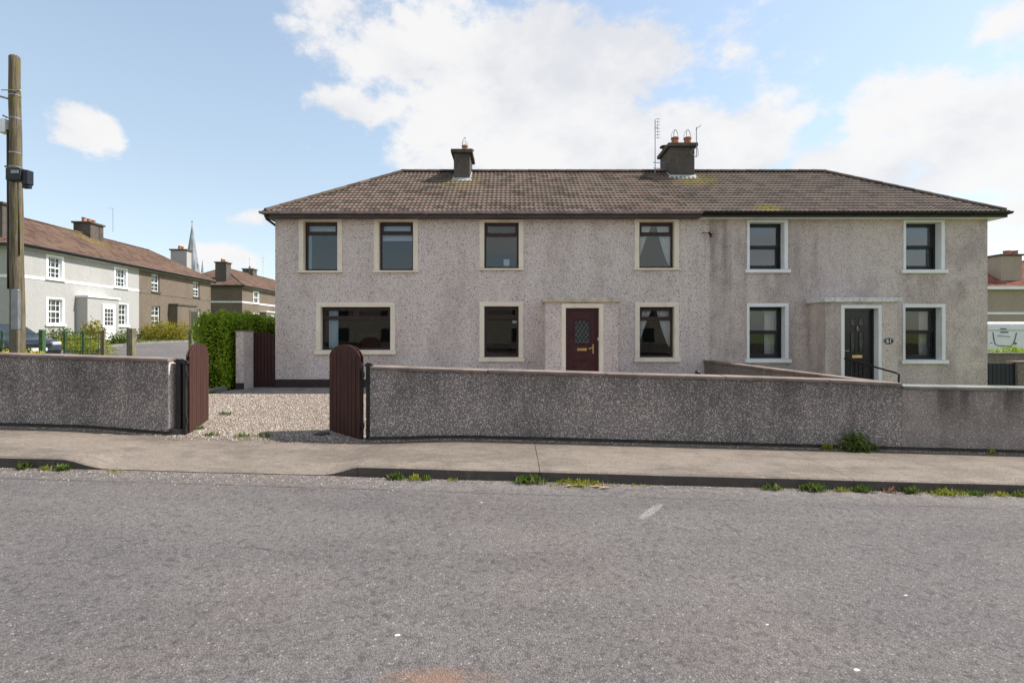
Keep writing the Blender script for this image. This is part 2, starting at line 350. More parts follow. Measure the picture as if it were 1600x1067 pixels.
def gravelground():
    m, t, b = mat('gravel_bed'); p = t.pos()
    v = t.voro(p, 42); r = t.sep(v.outputs['Color'])
    col = t.mix(r[0], (.16, .125, .10), (.42, .36, .31))
    col = t.mix(t.math('MULTIPLY', t.ramp(t.noise(p, .8, 5), .4, .65), .35), col, t.mix(1, col, (.6, .6, .55), 'MULTIPLY'))
    t.put(b.inputs['Base Color'], col); bump(t, b, v.outputs['Distance'], .8, -.012)
    return m
M['gravel'] = gravelground()
def stonemat():
    m, t, b = mat('gravel_stone')
    r = t.new('ShaderNodeNewGeometry').outputs['Random Per Island']
    col = t.mix(r, (.21, .16, .125), (.47, .395, .33)); col = t.mix(t.ramp(r, .9, .93), col, (.70, .67, .62)); col = t.mix(t.ramp(r, .12, .08), col, (.13, .085, .07))
    t.put(b.inputs['Base Color'], col); return m
M['stone'] = stonemat()
def grassmat():
    m, t, b = mat('lawn'); p = t.pos(); n = t.noise(p, 3, 6, .7); f_ = t.noise(p, 30, 4, .7)
    col = t.mix(t.ramp(n, .35, .65), (.07, .11, .025), (.19, .20, .05)); col = t.mix(t.math('MULTIPLY', t.ramp(f_, .5, .7), .5), col, (.22, .2, .09))
    t.put(b.inputs['Base Color'], col); bump(t, b, f_, .8, .03); return m
M['lawn'] = grassmat()

# ------------------------------------------------------------------ mesh building
def tag(o, label=None, cat=None, group=None, kind=None):
    if label: o['label'] = label
    if cat: o['category'] = cat
    if group: o['group'] = group
    if kind: o['kind'] = kind
    return o
LOC = {}
def root(name, loc, label=None, cat=None, group=None, rotz=0):
    o = bpy.data.objects.new(name, None); COL.objects.link(o); o.location = loc; o.rotation_euler = (0, 0, rotz)
    o.empty_display_size = .2; LOC[o.name] = Vector(loc) if rotz == 0 else Vector((0, 0, 0))
    return tag(o, label, cat, group)
class MB:
    def __init__(s): s.v = []; s.f = []; s.tone = []; s.usetone = False
    def add(s, vs, fs):
        b = len(s.v); s.v += [tuple(p) for p in vs]; s.f += [tuple(b+i for i in f) for f in fs]; return s
    def hexa(s, p):   # 8 points, bottom ring 0-3, top ring 4-7
        return s.add(p, [(0,3,2,1), (4,5,6,7), (0,1,5,4), (1,2,6,5), (2,3,7,6), (3,0,4,7)])
    def box(s, x0, x1, y0, y1, z0, z1):
        return s.hexa([(x0,y0,z0),(x1,y0,z0),(x1,y1,z0),(x0,y1,z0),(x0,y0,z1),(x1,y0,z1),(x1,y1,z1),(x0,y1,z1)])
    def beam(s, x0, x1, y0, y1, b0, b1, t0, t1):   # bottom/top heights at x0 and x1
        return s.hexa([(x0,y0,b0),(x1,y0,b1),(x1,y1,b1),(x0,y1,b0),(x0,y0,t0),(x1,y0,t1),(x1,y1,t1),(x0,y1,t0)])
    def quad(s, *p): return s.add(p, [tuple(range(len(p)))])
    def prism(s, pts, vec):
        n = len(pts); v = Vector(vec); q = [Vector(p)+v for p in pts]
        return s.add(list(pts)+q, [tuple(range(n))[::-1], tuple(range(n, 2*n))]+[(i, (i+1) % n, n+(i+1) % n, n+i) for i in range(n)])
    def tube(s, pts, r, n=8, cap=True):
        pts = [Vector(p) for p in pts]; rs = r if isinstance(r, (list, tuple)) else [r]*len(pts); b = len(s.v)
        for i, p in enumerate(pts):
            d = (pts[min(i+1, len(pts)-1)]-pts[max(i-1, 0)]).normalized()
            a = d.orthogonal().normalized() if abs(d.z) < .95 else Vector((1, 0, 0)); a = (a-d*a.dot(d)).normalized(); c = d.cross(a)
            for k in range(n):
                t = 2*math.pi*k/n; s.v.append(tuple(p+(a*math.cos(t)+c*math.sin(t))*rs[i]))
        for i in range(len(pts)-1):
            for k in range(n):
                s.f.append((b+i*n+k, b+i*n+(k+1) % n, b+(i+1)*n+(k+1) % n, b+(i+1)*n+k))
        if cap: s.f.append(tuple(b+k for k in range(n))[::-1]); s.f.append(tuple(b+(len(pts)-1)*n+k for k in range(n)))
        return s
    def build(s, name, m, parent=None, smooth=False, bevel=0, label=None, kind=None, local=False):
        me = bpy.data.meshes.new(name)
        off = LOC.get(parent.name, Vector((0, 0, 0))) if (parent is not None and not local) else Vector((0, 0, 0))
        if off.length: vs = [(x-off.x, y-off.y, z-off.z) for x, y, z in s.v]
        else: vs = s.v
        me.from_pydata(vs, [], s.f)
        if s.usetone:
            a = me.attributes.new('tone', 'FLOAT', 'FACE'); a.data.foreach_set('value', s.tone)
        me.materials.append(m if not isinstance(m, str) else M[m])
        if smooth: me.shade_smooth() if hasattr(me, 'shade_smooth') else [setattr(p, 'use_smooth', True) for p in me.polygons]
        me.update()
        o = bpy.data.objects.new(name, me); COL.objects.link(o)
        if parent is not None:
            o.parent = parent; LOC[o.name] = off
        if bevel:
            bv = o.modifiers.new('bevel', 'BEVEL'); bv.width = bevel; bv.segments = 2; bv.limit_method = 'ANGLE'
        return tag(o, label, None, None, kind)
def PX(px, D): return (px-800)*D/F
def PZ(py, D): return CZ+(HY-py)*D/F
def np_mesh(name, V, Fc, m, parent=None, kind=None, smooth=False):
    n, k = Fc.shape; me = bpy.data.meshes.new(name)
    if parent is not None: V = V-np.array(LOC.get(parent.name, Vector((0,0,0))))
    me.vertices.add(len(V)); me.vertices.foreach_set('co', V.astype(np.float32).ravel())
    me.loops.add(n*k); me.loops.foreach_set('vertex_index', Fc.astype(np.int32).ravel())
    me.polygons.add(n); me.polygons.foreach_set('loop_start', np.arange(0, n*k, k, dtype=np.int32)); me.polygons.foreach_set('loop_total', np.full(n, k, dtype=np.int32))
    me.materials.append(M[m]); me.update(); me.validate()
    if smooth: me.shade_smooth()
    o = bpy.data.objects.new(name, me); COL.objects.link(o)
    if parent is not None: o.parent = parent
    return tag(o, kind=kind)
def leaves(name, P, size, m, parent=None, kind=None, upbias=0, slim=.55):
    n = len(P); size = np.asarray(size)*(.6+.8*rng.random(n))
    a = rng.normal(size=(n, 3)); a /= np.linalg.norm(a, axis=1)[:, None]
    b = rng.normal(size=(n, 3)); b[:, 2] += upbias; b -= a*(a*b).sum(1)[:, None]; b /= np.linalg.norm(b, axis=1)[:, None]
    L = b*size[:, None]; Wd = a*size[:, None]*slim*.5
    V = np.stack([P-L*.5, P+Wd, P+L*.5, P-Wd], 1).reshape(-1, 3)
    return np_mesh(name, V, np.arange(4*n).reshape(n, 4), m, parent, kind)
def stones(name, P, size, m='stone', parent=None, kind='stuff'):
    n = len(P); size = np.asarray(size)*(.55+.9*rng.random(n))
    B = np.array([(1,0,0),(0,1,0),(-1,0,0),(0,-1,0),(0,0,.62),(0,0,-.62)], float)
    th = rng.random(n)*6.28; c, s_ = np.cos(th), np.sin(th)
    j = 1+.5*(rng.random((n, 6, 1))-.5); V = B[None]*j*size[:, None, None]; V[:, :, 0] *= (.7+.6*rng.random(n))[:, None]
    X = V[:, :, 0]*c[:, None]-V[:, :, 1]*s_[:, None]; Y = V[:, :, 0]*s_[:, None]+V[:, :, 1]*c[:, None]
    tl = (rng.random(n)-.5)*.9; Z = V[:, :, 2]+X*tl[:, None]
    V = np.stack([X, Y, Z], 2)+P[:, None, :]
    T = np.array([(0,1,4),(1,2,4),(2,3,4),(3,0,4),(1,0,5),(2,1,5),(3,2,5),(0,3,5)])
    Fc = (T[None]+(np.arange(n)*6)[:, None, None]).reshape(-1, 3)
    return np_mesh(name, V.reshape(-1, 3), Fc, m, parent, kind)

# ------------------------------------------------------------------ ground
def ss(a, b, x):
    t = np.clip((x-a)/(b-a), 0, 1); return t*t*(3-2*t)
def road_z(x): return .075-.0267*np.clip(x, -40, 40)
def cross(x): return ss(-5.85, -5.2, x)*(1-ss(-2.45, -1.95, x))
def kerb_top(x): return road_z(x)+.012+.128*(1-cross(x))
def pav_back(x): return road_z(x)+.15-.075*ss(-7.2, -5.4, x)*(1-ss(-2.6, -.6, x))
def drive_z(x, y):
    return pav_back(x)*(1-ss(8.4, 13.0, y))+(.41)*ss(8.4, 13.0, y)
def terrain(x, y):
    L = ss(-8, -22, x) if False else 1-ss(-22, -8, x)
    B = ss(9, 30, y); base = road_z(np.clip(x, -12, 12))*.9
    fr = ss(8.5, 13, y)*(1-L)
    z = base*(1-fr)+.34*fr*(x < 14)+base*fr*(x >= 14)
    return z*(1-L*B)+1.40*L*B
def sheet(name, xs, ys, zf, m, **kw):
    X, Y = np.meshgrid(xs, ys); Z = zf(X, Y); V = np.stack([X, Y, Z], 2).reshape(-1, 3); nx, ny = len(xs), len(ys)
    i = np.arange(nx-1)[None]+np.arange(ny-1)[:, None]*nx; i = i.ravel()
    return np_mesh(name, V, np.stack([i, i+1, i+nx+1, i+nx], 1), m, kind='structure', smooth=True, **kw)
gx = np.concatenate([[-900, -400, -200, -120, -80], np.arange(-60, 61, 1.5), [80, 120, 200, 400, 900]])
gy = np.concatenate([[-900, -300, -120, -60], np.arange(-40, 101, 1.5), [120, 160, 220, 400, 900]])
sheet('ground', gx, gy, lambda x, y: terrain(x, y)-.12*(1-ss(8.6, 9.4, y)), 'lawn')
sheet('road', np.linspace(-90, 90, 121), np.linspace(-5.2, 6.62, 30), lambda x, y: road_z(x)+.0*y, 'asphalt')
sheet('side_road', np.linspace(-19.6, -14.0, 9), np.linspace(10, 95, 60), lambda x, y: terrain(x, y)+.05, 'asphalt_side')
sheet('driveway', np.linspace(-7.75, 5.6, 40), np.linspace(8.38, 13.35, 24), drive_z, 'gravel')
# pavement: cast concrete bays, each a piece of its own
def bay(x0, x1, parent, opp=False):
    mb = MB(); xs = list(np.arange(x0, x1, .12))+[x1]; n = 0; g = .004
    xs[0] += g; xs[-1] -= g
    prof = []
    for x in xs:
        kt = float(kerb_top(x)); pb = float(pav_back(x)); rz = float(road_z(x))
        wob = .006*math.sin(x*2.1)+.004*math.sin(x*5.3+1)
        prof.append([(8.66, pb+.002), (8.0, pb-.002), (7.3, pb*.5+kt*.5+.004), (6.70, kt), (6.645+wob, kt-.004), (6.612+wob, kt-.022*min(1, (kt-rz)/.08)), (6.60+wob, rz-.06)])
    b = len(mb.v); k = len(prof[0])
    for x, p in zip(xs, prof):
        for (y, z) in p: mb.v.append((x, y, z))
        mb.v.append((x, 8.66, float(road_z(x))-.1))
    k += 1
    for i in range(len(xs)-1):
        for j in range(k-2): mb.f.append((b+i*k+j, b+i*k+j+1, b+(i+1)*k+j+1, b+(i+1)*k+j))
    mb.f.append(tuple(b+j for j in range(k))); mb.f.append(tuple(b+(len(xs)-1)*k+j for j in range(k))[::-1])
    for f in range(len(mb.f)): mb.f[f] = mb.f[f][::-1]
    o = mb.build('paving_bay', 'pavement', parent, smooth=False); return o
pv = root('pavement', (0, 7.6, 0)); pv['kind'] = 'structure'
joints = [-36, -27, -18.5, -14, -9.6, -5.9, -2.0, .36, 4.42, 8.6, 13, 18, 27, 36]
for a, b_ in zip(joints[:-1], joints[1:]): bay(a, b_, pv)
mb = MB(); mb.beam(-60, 60, -7.4, -5.2, float(road_z(-40)), float(road_z(40)), float(road_z(-40))+.12, float(road_z(40))+.12)
tag(mb.build('opposite_pavement', 'pavement'), kind='structure')
# concrete path along the house
mb = MB(); mb.box(-7.6, 5.5, 13.3, 14.46, .2, .425); tag(mb.build('house_path', 'concrete', bevel=.01), kind='structure')
# loose stones
N = 42000
xx = rng.uniform(-7.7, -2.1, N); yy = 8.45+4.8*rng.random(N)**1.15
Pd = np.stack([xx, yy, drive_z(xx, yy)+.004], 1)
keep = ~((xx < -5.6) & (yy < 9)); Pd = Pd[keep]
tag(stones('gravel', Pd, .0125), 'loose pale gravel stones spread over the driveway', 'gravel')
xx = np.concatenate([rng.uniform(-2.3, 13, 2600), rng.uniform(-9.5, -5.7, 700), rng.uniform(-5.6, -2.4, 1300)]); n1 = 3300
yy = np.concatenate([8.36-np.abs(rng.normal(0, .05, n1)), 8.42-np.abs(rng.normal(0, .14, 1300))])
tag(stones('wall_foot_grit', np.stack([xx, yy, pav_back(xx)+.003], 1), .011), 'pale stone chips fallen at the foot of the garden wall', 'grit')
xx = rng.uniform(-10, 12, 2300); yy = 6.58-np.abs(rng.normal(0, .06, 2300)); ex = rng.uniform(-6.5, -1.2, 1000)
xx = np.concatenate([xx, ex]); yy = np.concatenate([yy, 6.52-np.abs(rng.normal(0, .20, 1000))])
tag(stones('gutter_grit', np.stack([xx, yy, road_z(xx)+.002], 1), .008), 'grit and stone chips lying in the road channel', 'grit')

# ------------------------------------------------------------------ roofs
def slope(mb, O, U, Vh, pitch, a0, a1, kl, kr, Ls, rows, roll=.135, amp=.02, lip=.02, segs=5, tile=.27):
    U = Vector(U); Vh = Vector(Vh); O = Vector(O); Sx = Vh*math.cos(pitch)+Vector((0, 0, math.sin(pitch))); Nn = -Vh*math.sin(pitch)+Vector((0, 0, math.cos(pitch)))
    rl = Ls/rows; cp = math.cos(pitch); mb.usetone = True
    us = np.arange(a0, a1+1e-6, roll/segs); us[-1] = a1
    hw = amp*(.5+.5*np.cos(2*np.pi*(us-a0)/roll))**1.3
    Un, Sn, N_, On = (np.array(q) for q in (U, Sx, Nn, O))
    for i in range(rows):
        t0, t1 = i*rl, (i+1)*rl+ (rl*.08 if i < rows-1 else 0)
        jit = random.uniform(-.003, .003); sh = (i % 2)*tile*.5
        tones = np.random.RandomState(i*77+rows).rand(int((a1-a0)/tile)+4)
        lo0, hi0, lo1, hi1 = a0+kl*t0*cp, a1-kr*t0*cp, a0+kl*t1*cp, a1-kr*t1*cp
        if hi1 <= lo1: lo1 = hi1 = (lo1+hi1)/2
        ub = np.clip(us, lo0, hi0); ut = np.clip(us, lo1, hi1)
        tj = np.random.RandomState(i).normal(0, .004, len(us))
        base = len(mb.v); n = len(us)
        A = On+np.outer(ub, Un)+Sn*(t0+jit)+np.outer(hw+lip, N_)
        B = On+np.outer(ut, Un)+Sn*t1+np.outer(hw, N_)
        C = On+np.outer(ub, Un)+Sn*(t0+.004)+np.outer(hw*.3-.006, N_)
        mb.v += [tuple(q) for q in A]+[tuple(q) for q in B]+[tuple(q) for q in C]
        for j in range(n-1):
            if ub[j+1]-ub[j] < 1e-5 and ut[j+1]-ut[j] < 1e-5: continue
            tn = float(tones[int((us[j]-a0+sh)/tile)])
            mb.f.append((base+j, base+j+1, base+n+j+1, base+n+j)); mb.tone.append(tn)
            mb.f.append((base+2*n+j, base+2*n+j+1, base+j+1, base+j)); mb.tone.append(tn*.5)
def ridge_run(par, p0, p1, m, piece=.42, r=.085, indiv=True, local=False):
    p0, p1 = Vector(p0), Vector(p1); L = (p1-p0).length; n = max(1, int(L/piece)); d = (p1-p0)/n
    side = d.cross(Vector((0, 0, 1))).normalized(); up = side.cross(d).normalized()
    allmb = MB(); allmb.usetone = True
    for i in range(n):
        mb = MB() if indiv else allmb
        mb.usetone = True; b = len(mb.v); a = p0+d*i; e = p0+d*(i+1.04); t = random.random()
        for q, rr in ((a, r*1.06), (e, r*.98)):
            for k in range(6):
                th = math.pi*(k/5); mb.v.append(tuple(q+side*math.cos(th)*rr*1.15+up*(math.sin(th)*rr-.045)))
        for k in range(5): mb.f.append((b+k, b+6+k, b+7+k, b+k+1)); mb.tone.append(t)
        mb.f.append(tuple(b+k for k in range(6))); mb.tone.append(t*.4); mb.f.append(tuple(b+6+k for k in range(6))[::-1]); mb.tone.append(t*.4)
        if indiv: mb.build('ridge_tile', m, par, local=local)
    if not indiv: allmb.build('ridge_tiles', m, par, local=local, kind='stuff')
def roof(par, x0, x1, yf, yb, ze, rise, m, hipL=True, hipR=True, rows=17, indiv=True, local=False, seg=5, hl=None):
    """hip or half hip roof: x0..x1 and yf..yb are the eaves lines"""
    run = (yb-yf)/2; pitch = math.atan2(rise, run); Ls = math.hypot(run, rise); mb = MB()
    slope(mb, (0, yf, ze), (1, 0, 0), (0, 1, 0), pitch, x0, x1, (hl or 1) if hipL else 0, 1 if hipR else 0, Ls, rows, segs=seg)
    slope(mb, (0, yb, ze), (-1, 0, 0), (0, -1, 0), pitch, -x1, -x0, 1 if hipR else 0, (hl or 1) if hipL else 0, Ls, rows, segs=3)
    ym = (yf+yb)/2; zr = ze+rise
    if hipL and not hl: slope(mb, (x0, 0, ze), (0, -1, 0), (1, 0, 0), pitch, -yb, -yf, 1, 1, Ls, rows, segs=4)
    if hipR: slope(mb, (x1, 0, ze), (0, 1, 0), (-1, 0, 0), pitch, yf, yb, 1, 1, Ls, rows, segs=4)
    ro = mb.build('roof', m, par, local=local, kind='stuff', smooth=False)
    L = x0+run*(hl or 1) if hipL else x0; R = x1-run if hipR else x1
    up = .05
    ridge_run(par, (L, ym, zr+up), (R, ym, zr+up), m, indiv=indiv, local=local)
    if hipL and not hl: ridge_run(par, (x0+.05, yf+.05, ze+up+.02), (L, ym, zr+up), m, indiv=indiv, local=local); ridge_run(par, (x0+.05, yb-.05, ze+up), (L, ym, zr+up), m, indiv=False, local=local)
    if hipR: ridge_run(par, (x1-.05, yf+.05, ze+up+.02), (R, ym, zr+up), m, indiv=indiv, local=local); ridge_run(par, (x1-.05, yb-.05, ze+up), (R, ym, zr+up), m, indiv=False, local=local)
    return ro
def wall_with_holes(mb, x0, x1, z0, z1, y, holes, reveal, grow=.0):
    """front skin at y with openings (xl,xr,zb,zt) and their reveals going back"""
    holes = [(h[0]-grow, h[1]+grow, h[2]-(grow if h[2] > .7 else 0), h[3]+grow) for h in holes]
    xs = sorted({x0, x1, *[h[0] for h in holes], *[h[1] for h in holes]}); zs = sorted({z0, z1, *[h[2] for h in holes], *[h[3] for h in holes]})
    for i in range(len(xs)-1):
        for j in range(len(zs)-1):
            cx, cz = (xs[i]+xs[i+1])/2, (zs[j]+zs[j+1])/2
            if any(h[0] < cx < h[1] and h[2] < cz < h[3] for h in holes): continue
            mb.quad((xs[i], y, zs[j]), (xs[i+1], y, zs[j]), (xs[i+1], y, zs[j+1]), (xs[i], y, zs[j+1]))
    for (a, b, c, d) in holes:
        yb = y+reveal
        mb.quad((a, y, c), (a, y, d), (a, yb, d), (a, yb, c)); mb.quad((b, y, d), (b, y, c), (b, yb, c), (b, yb, d))
        mb.quad((a, y, d), (b, y, d), (b, yb, d), (a, yb, d)); mb.quad((b, y, c), (a, y, c), (a, yb, c), (b, yb, c))
def frame(mb, xl, xr, zb, zt, y0, y1, w_, wb=None, wt=None):
    wb = wb or w_; wt = wt or w_
    mb.box(xl, xr, y0, y1, zb, zb+wb); mb.box(xl, xr, y0, y1, zt-wt, zt)
    mb.box(xl, xl+w_, y0+.001, y1, zb+wb, zt-wt); mb.box(xr-w_, xr, y0+.001, y1, zb+wb, zt-wt); return mb
def pane(par, xl, xr, zb, zt, y, m='glass'):
    mb = MB(); mb.quad((xl, y, zb), (xr, y, zb), (xr, y, zt), (xl, y, zt)); return mb.build('pane', m, par)
def mk_surround(par, xl, xr, zb, zt, y, wl, wr, wt, wb, m, reveal, sill=None, bottom=True):
    """painted plaster band round an opening, returned into the reveal"""
    mb = MB(); p = .022; y0 = y-p
    mb.box(xl-wl, xl, y0, y+reveal-.001, zb, zt); mb.box(xr, xr+wr, y0, y+reveal-.001, zb, zt)
    mb.box(xl-wl, xr+wr, y0+.0005, y+reveal-.001, zt, zt+wt)
    # thin linings already cover the cement reveal, so cut nothing else
    mb.build('surround', m, par, bevel=.006)
    if bottom:
        s = MB(); so_ = sill or (.03, .03)
        s.hexa([(xl-wl-so_[0], y-.07, zb-wb), (xr+wr+so_[1], y-.07, zb-wb), (xr+wr+so_[1], y+reveal+.01, zb-wb), (xl-wl-so_[0], y+reveal+.01, zb-wb),
                (xl-wl-so_[0], y-.07, zb-.012), (xr+wr+so_[1], y-.07, zb-.012), (xr+wr+so_[1], y+reveal+.01, zb+.004), (xl-wl-so_[0], y+reveal+.01, zb+.004)])
        s.build('sill', m, par, bevel=.006)
HD = 14.5     # distance of the house front
def rect(pl, pr, pt, pb, r):
    """opening in metres from the photographed edges of a window frame set back r in the wall"""
    Db = HD+r
    xl = PX(pl, Db) if pl < 800 else PX(pl, HD); xr = PX(pr, HD) if pr < 800 else PX(pr, Db)
    if pl > 800: xl = PX(pl, HD); xr = PX(pr, Db)
    zt = PZ(pt, Db); zb = PZ(pb, HD) if pb < HY else PZ(pb, Db)
    return xl, xr, zb, zt
def casement(par, rc, r, transom, mull=False, sides=(.13, .13, .12, .15)):
    xl, xr, zb, zt = rc; y = HD+r; fm = MB(); frame(fm, xl, xr, zb, zt, y, y+.07, .055)
    zt_ = PZ(transom, HD+r); fm.box(xl+.055, xr-.055, y+.001, y+.07, zt_-.03, zt_+.03)
    if mull: xm = PX(557.5, HD+r); fm.box(xm-.03, xm+.03, y+.0015, y+.07, zt_+.03, zt-.055)
    wn = fm.build('window', 'brown_frame', par, bevel=.004)
    secs = [(xl+.055, xr-.055)] if not mull else [(xl+.055, xm-.03), (xm+.03, xr-.055)]
    for k, (a, b) in enumerate(secs):
        sb = MB(); frame(sb, a, b, zt_+.03, zt-.055, y-.012, y+.04, .045); sb.build('sash', 'brown_frame', wn, bevel=.004)
        pane(wn, a+.044, b-.044, zt_+.074, zt-.099, y+.015)
    pane(wn, xl+.054, xr-.054, zb+.054, zt_-.029, y+.025)
    mk_surround(wn, xl, xr, zb, zt, HD, *sides, 'cream', r)
    return wn
def sashwin(par, rc, r, rail):
    xl, xr, zb, zt = rc; y = HD+r; fm = MB(); frame(fm, xl, xr, zb, zt, y, y+.09, .05); gm = 'glass_sash' if zt > 4 else 'glass'
    wn = fm.build('window', 'black_frame', par, bevel=.004); zr = PZ(rail, HD+r)
    s1 = MB(); frame(s1, xl+.05, xr-.05, zr-.02, zt-.05, y+.012, y+.05, .055); s1.build('sash', 'black_frame', wn, bevel=.004)
    s2 = MB(); frame(s2, xl+.05, xr-.05, zb+.05, zr-.0205, y+.04, y+.08, .055, .08); s2.build('sash', 'black_frame', wn, bevel=.004)
    pane(wn, xl+.1, xr-.1, zr+.03, zt-.1, y+.03, gm); pane(wn, xl+.1, xr-.1, zb+.125, zr-.07, y+.06, gm)
    mk_surround(wn, xl, xr, zb, zt, HD, .07, .10, .10 if zt < 4 else .07, .11, 'white', r, sill=(.06, .06))
    return wn
XP = PX(1110, HD); XL = PX(430, HD); XR = PX(1543, HD); ZG = .42; ZE = 5.20
rl_, rr_ = .14, .20
WL = [(477.5,527.3,347.7,422.7,366.3,0), (594,645.6,347.7,422.4,365.6,0), (504,610,480,546.7,498,1), (757,810.4,348.5,419,368.5,0),
      (757,810.4,479,558,496.6,0), (998.8,1051,348,418.7,367.3,0), (999.4,1051,480,558.3,499,0)]
WR = [(1171,1219.5,350,420.5,385.6), (1170.7,1220.6,480,560,518), (1415,1461,350,421,385.5), (1414,1462,481,561.5,517.6)]
rectL = [rect(a, b, c, d, rl_) for a, b, c, d, _, _ in WL]; rectR = [rect(a, b, c, d, rr_) for a, b, c, d, _ in WR]
PD = 13.72; ZPT = PZ(472, PD)
def porch_x(a, b): return PX(a, PD), PX(b, PD)
pL = porch_x(852.3, 965.4); pR = porch_x(1289.8, 1402)
doorL = (PX(884, PD), PX(935, PD+.12), .60, PZ(481.6, PD+.12)); doorR = (PX(1319, PD), PX(1364.8, PD+.175), .55, PZ(482.3, PD+.175))
DEP = 2*2.86
def shell(par, x0, x1, holes, rv, m, left, right, pdoor, porch):
    mb = MB(); wall_with_holes(mb, x0, x1, ZG-.3, ZE, HD, holes, rv, .012)
    mb.build('front_wall', m, par)
    mb = MB(); yb = HD+DEP
    if left: mb.quad((x0, yb, ZG-.3), (x0, HD, ZG-.3), (x0, HD, ZE), (x0, yb, ZE))
    if right: mb.quad((x1, HD, ZG-.3), (x1, yb, ZG-.3), (x1, yb, ZE), (x1, HD, ZE))
    mb.quad((x1, yb, ZG-.3), (x0, yb, ZG-.3), (x0, yb, ZE), (x1, yb, ZE)); mb.build('side_walls', m, par)
    # rooms inside: inner skins, floors, partitions so the windows look into dim rooms
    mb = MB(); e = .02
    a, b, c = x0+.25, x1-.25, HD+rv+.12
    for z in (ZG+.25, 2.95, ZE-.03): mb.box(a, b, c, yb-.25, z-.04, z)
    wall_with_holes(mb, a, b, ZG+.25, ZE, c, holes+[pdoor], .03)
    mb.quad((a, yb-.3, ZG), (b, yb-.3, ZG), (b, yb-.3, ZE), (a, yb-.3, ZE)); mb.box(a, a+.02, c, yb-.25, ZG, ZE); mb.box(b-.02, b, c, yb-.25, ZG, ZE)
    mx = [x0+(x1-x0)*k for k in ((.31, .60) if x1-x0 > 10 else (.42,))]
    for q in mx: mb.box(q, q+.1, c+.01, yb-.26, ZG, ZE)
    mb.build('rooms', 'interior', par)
    # porch block
    mb = MB(); d = pdoor; wall_with_holes(mb, porch[0], porch[1], ZG-.3, ZPT, PD, [d], .12 if left else .175, .012)
    mb.quad((porch[0], HD+.01, ZG-.3), (porch[0], PD, ZG-.3), (porch[0], PD, ZPT), (porch[0], HD+.01, ZPT)); mb.quad((porch[1], PD, ZG-.3), (porch[1], HD+.01, ZG-.3), (porch[1], HD+.01, ZPT), (porch[1], PD, ZPT))
    mb.build('porch', m, par)
    cm = MB(); cm.box(porch[0]-.06, porch[1]+.09, PD-.07, HD+.005, ZPT, ZPT+.115); cm.build('porch_canopy', 'canopy_cream' if left else 'canopy_white', par, bevel=.01)
    st = MB(); st.box(d[0]-.25, d[1]+.25, PD-.35, PD+.2, ZG-.2, d[2]-.005); st.build('door_step', 'concrete', par, bevel=.012)
hl_ = root('house', (XL+6, HD, ZG), 'pale pebbledashed two storey house with brown framed windows in cream surrounds and a red door', 'house')
shell(hl_, XL, XP, rectL, rl_, 'dash_left', True, False, doorL, pL)
for (a, b, c, d, tr, mu), rc in zip(WL, rectL):
    top = .062 if c < 400 else .13
    sd = (.135, .135, top, .06 if c < 400 else .12)
    casement(hl_, rc, rl_, tr, bool(mu), sd)
hr_ = root('house', (XP+4, HD, ZG), 'pinkish grey pebbledashed house with black sash windows in white surrounds and black front door', 'house')
shell(hr_, XP+.003, XR, rectR, rr_, 'dash_right', False, True, doorR, pR)
for (a, b, c, d, rail), rc in zip(WR, rectR): sashwin(hr_, rc, rr_, rail)
# plinth
mb = MB(); mb.box(XL-.02, XP, HD-.02, HD+.05, ZG-.3, PZ(592.5, HD)); mb.box(XL-.02, XL+.001, HD+.05, HD+DEP, ZG-.3, PZ(592.5, HD)); mb.build('plinth', 'plinth', hl_, bevel=.004)
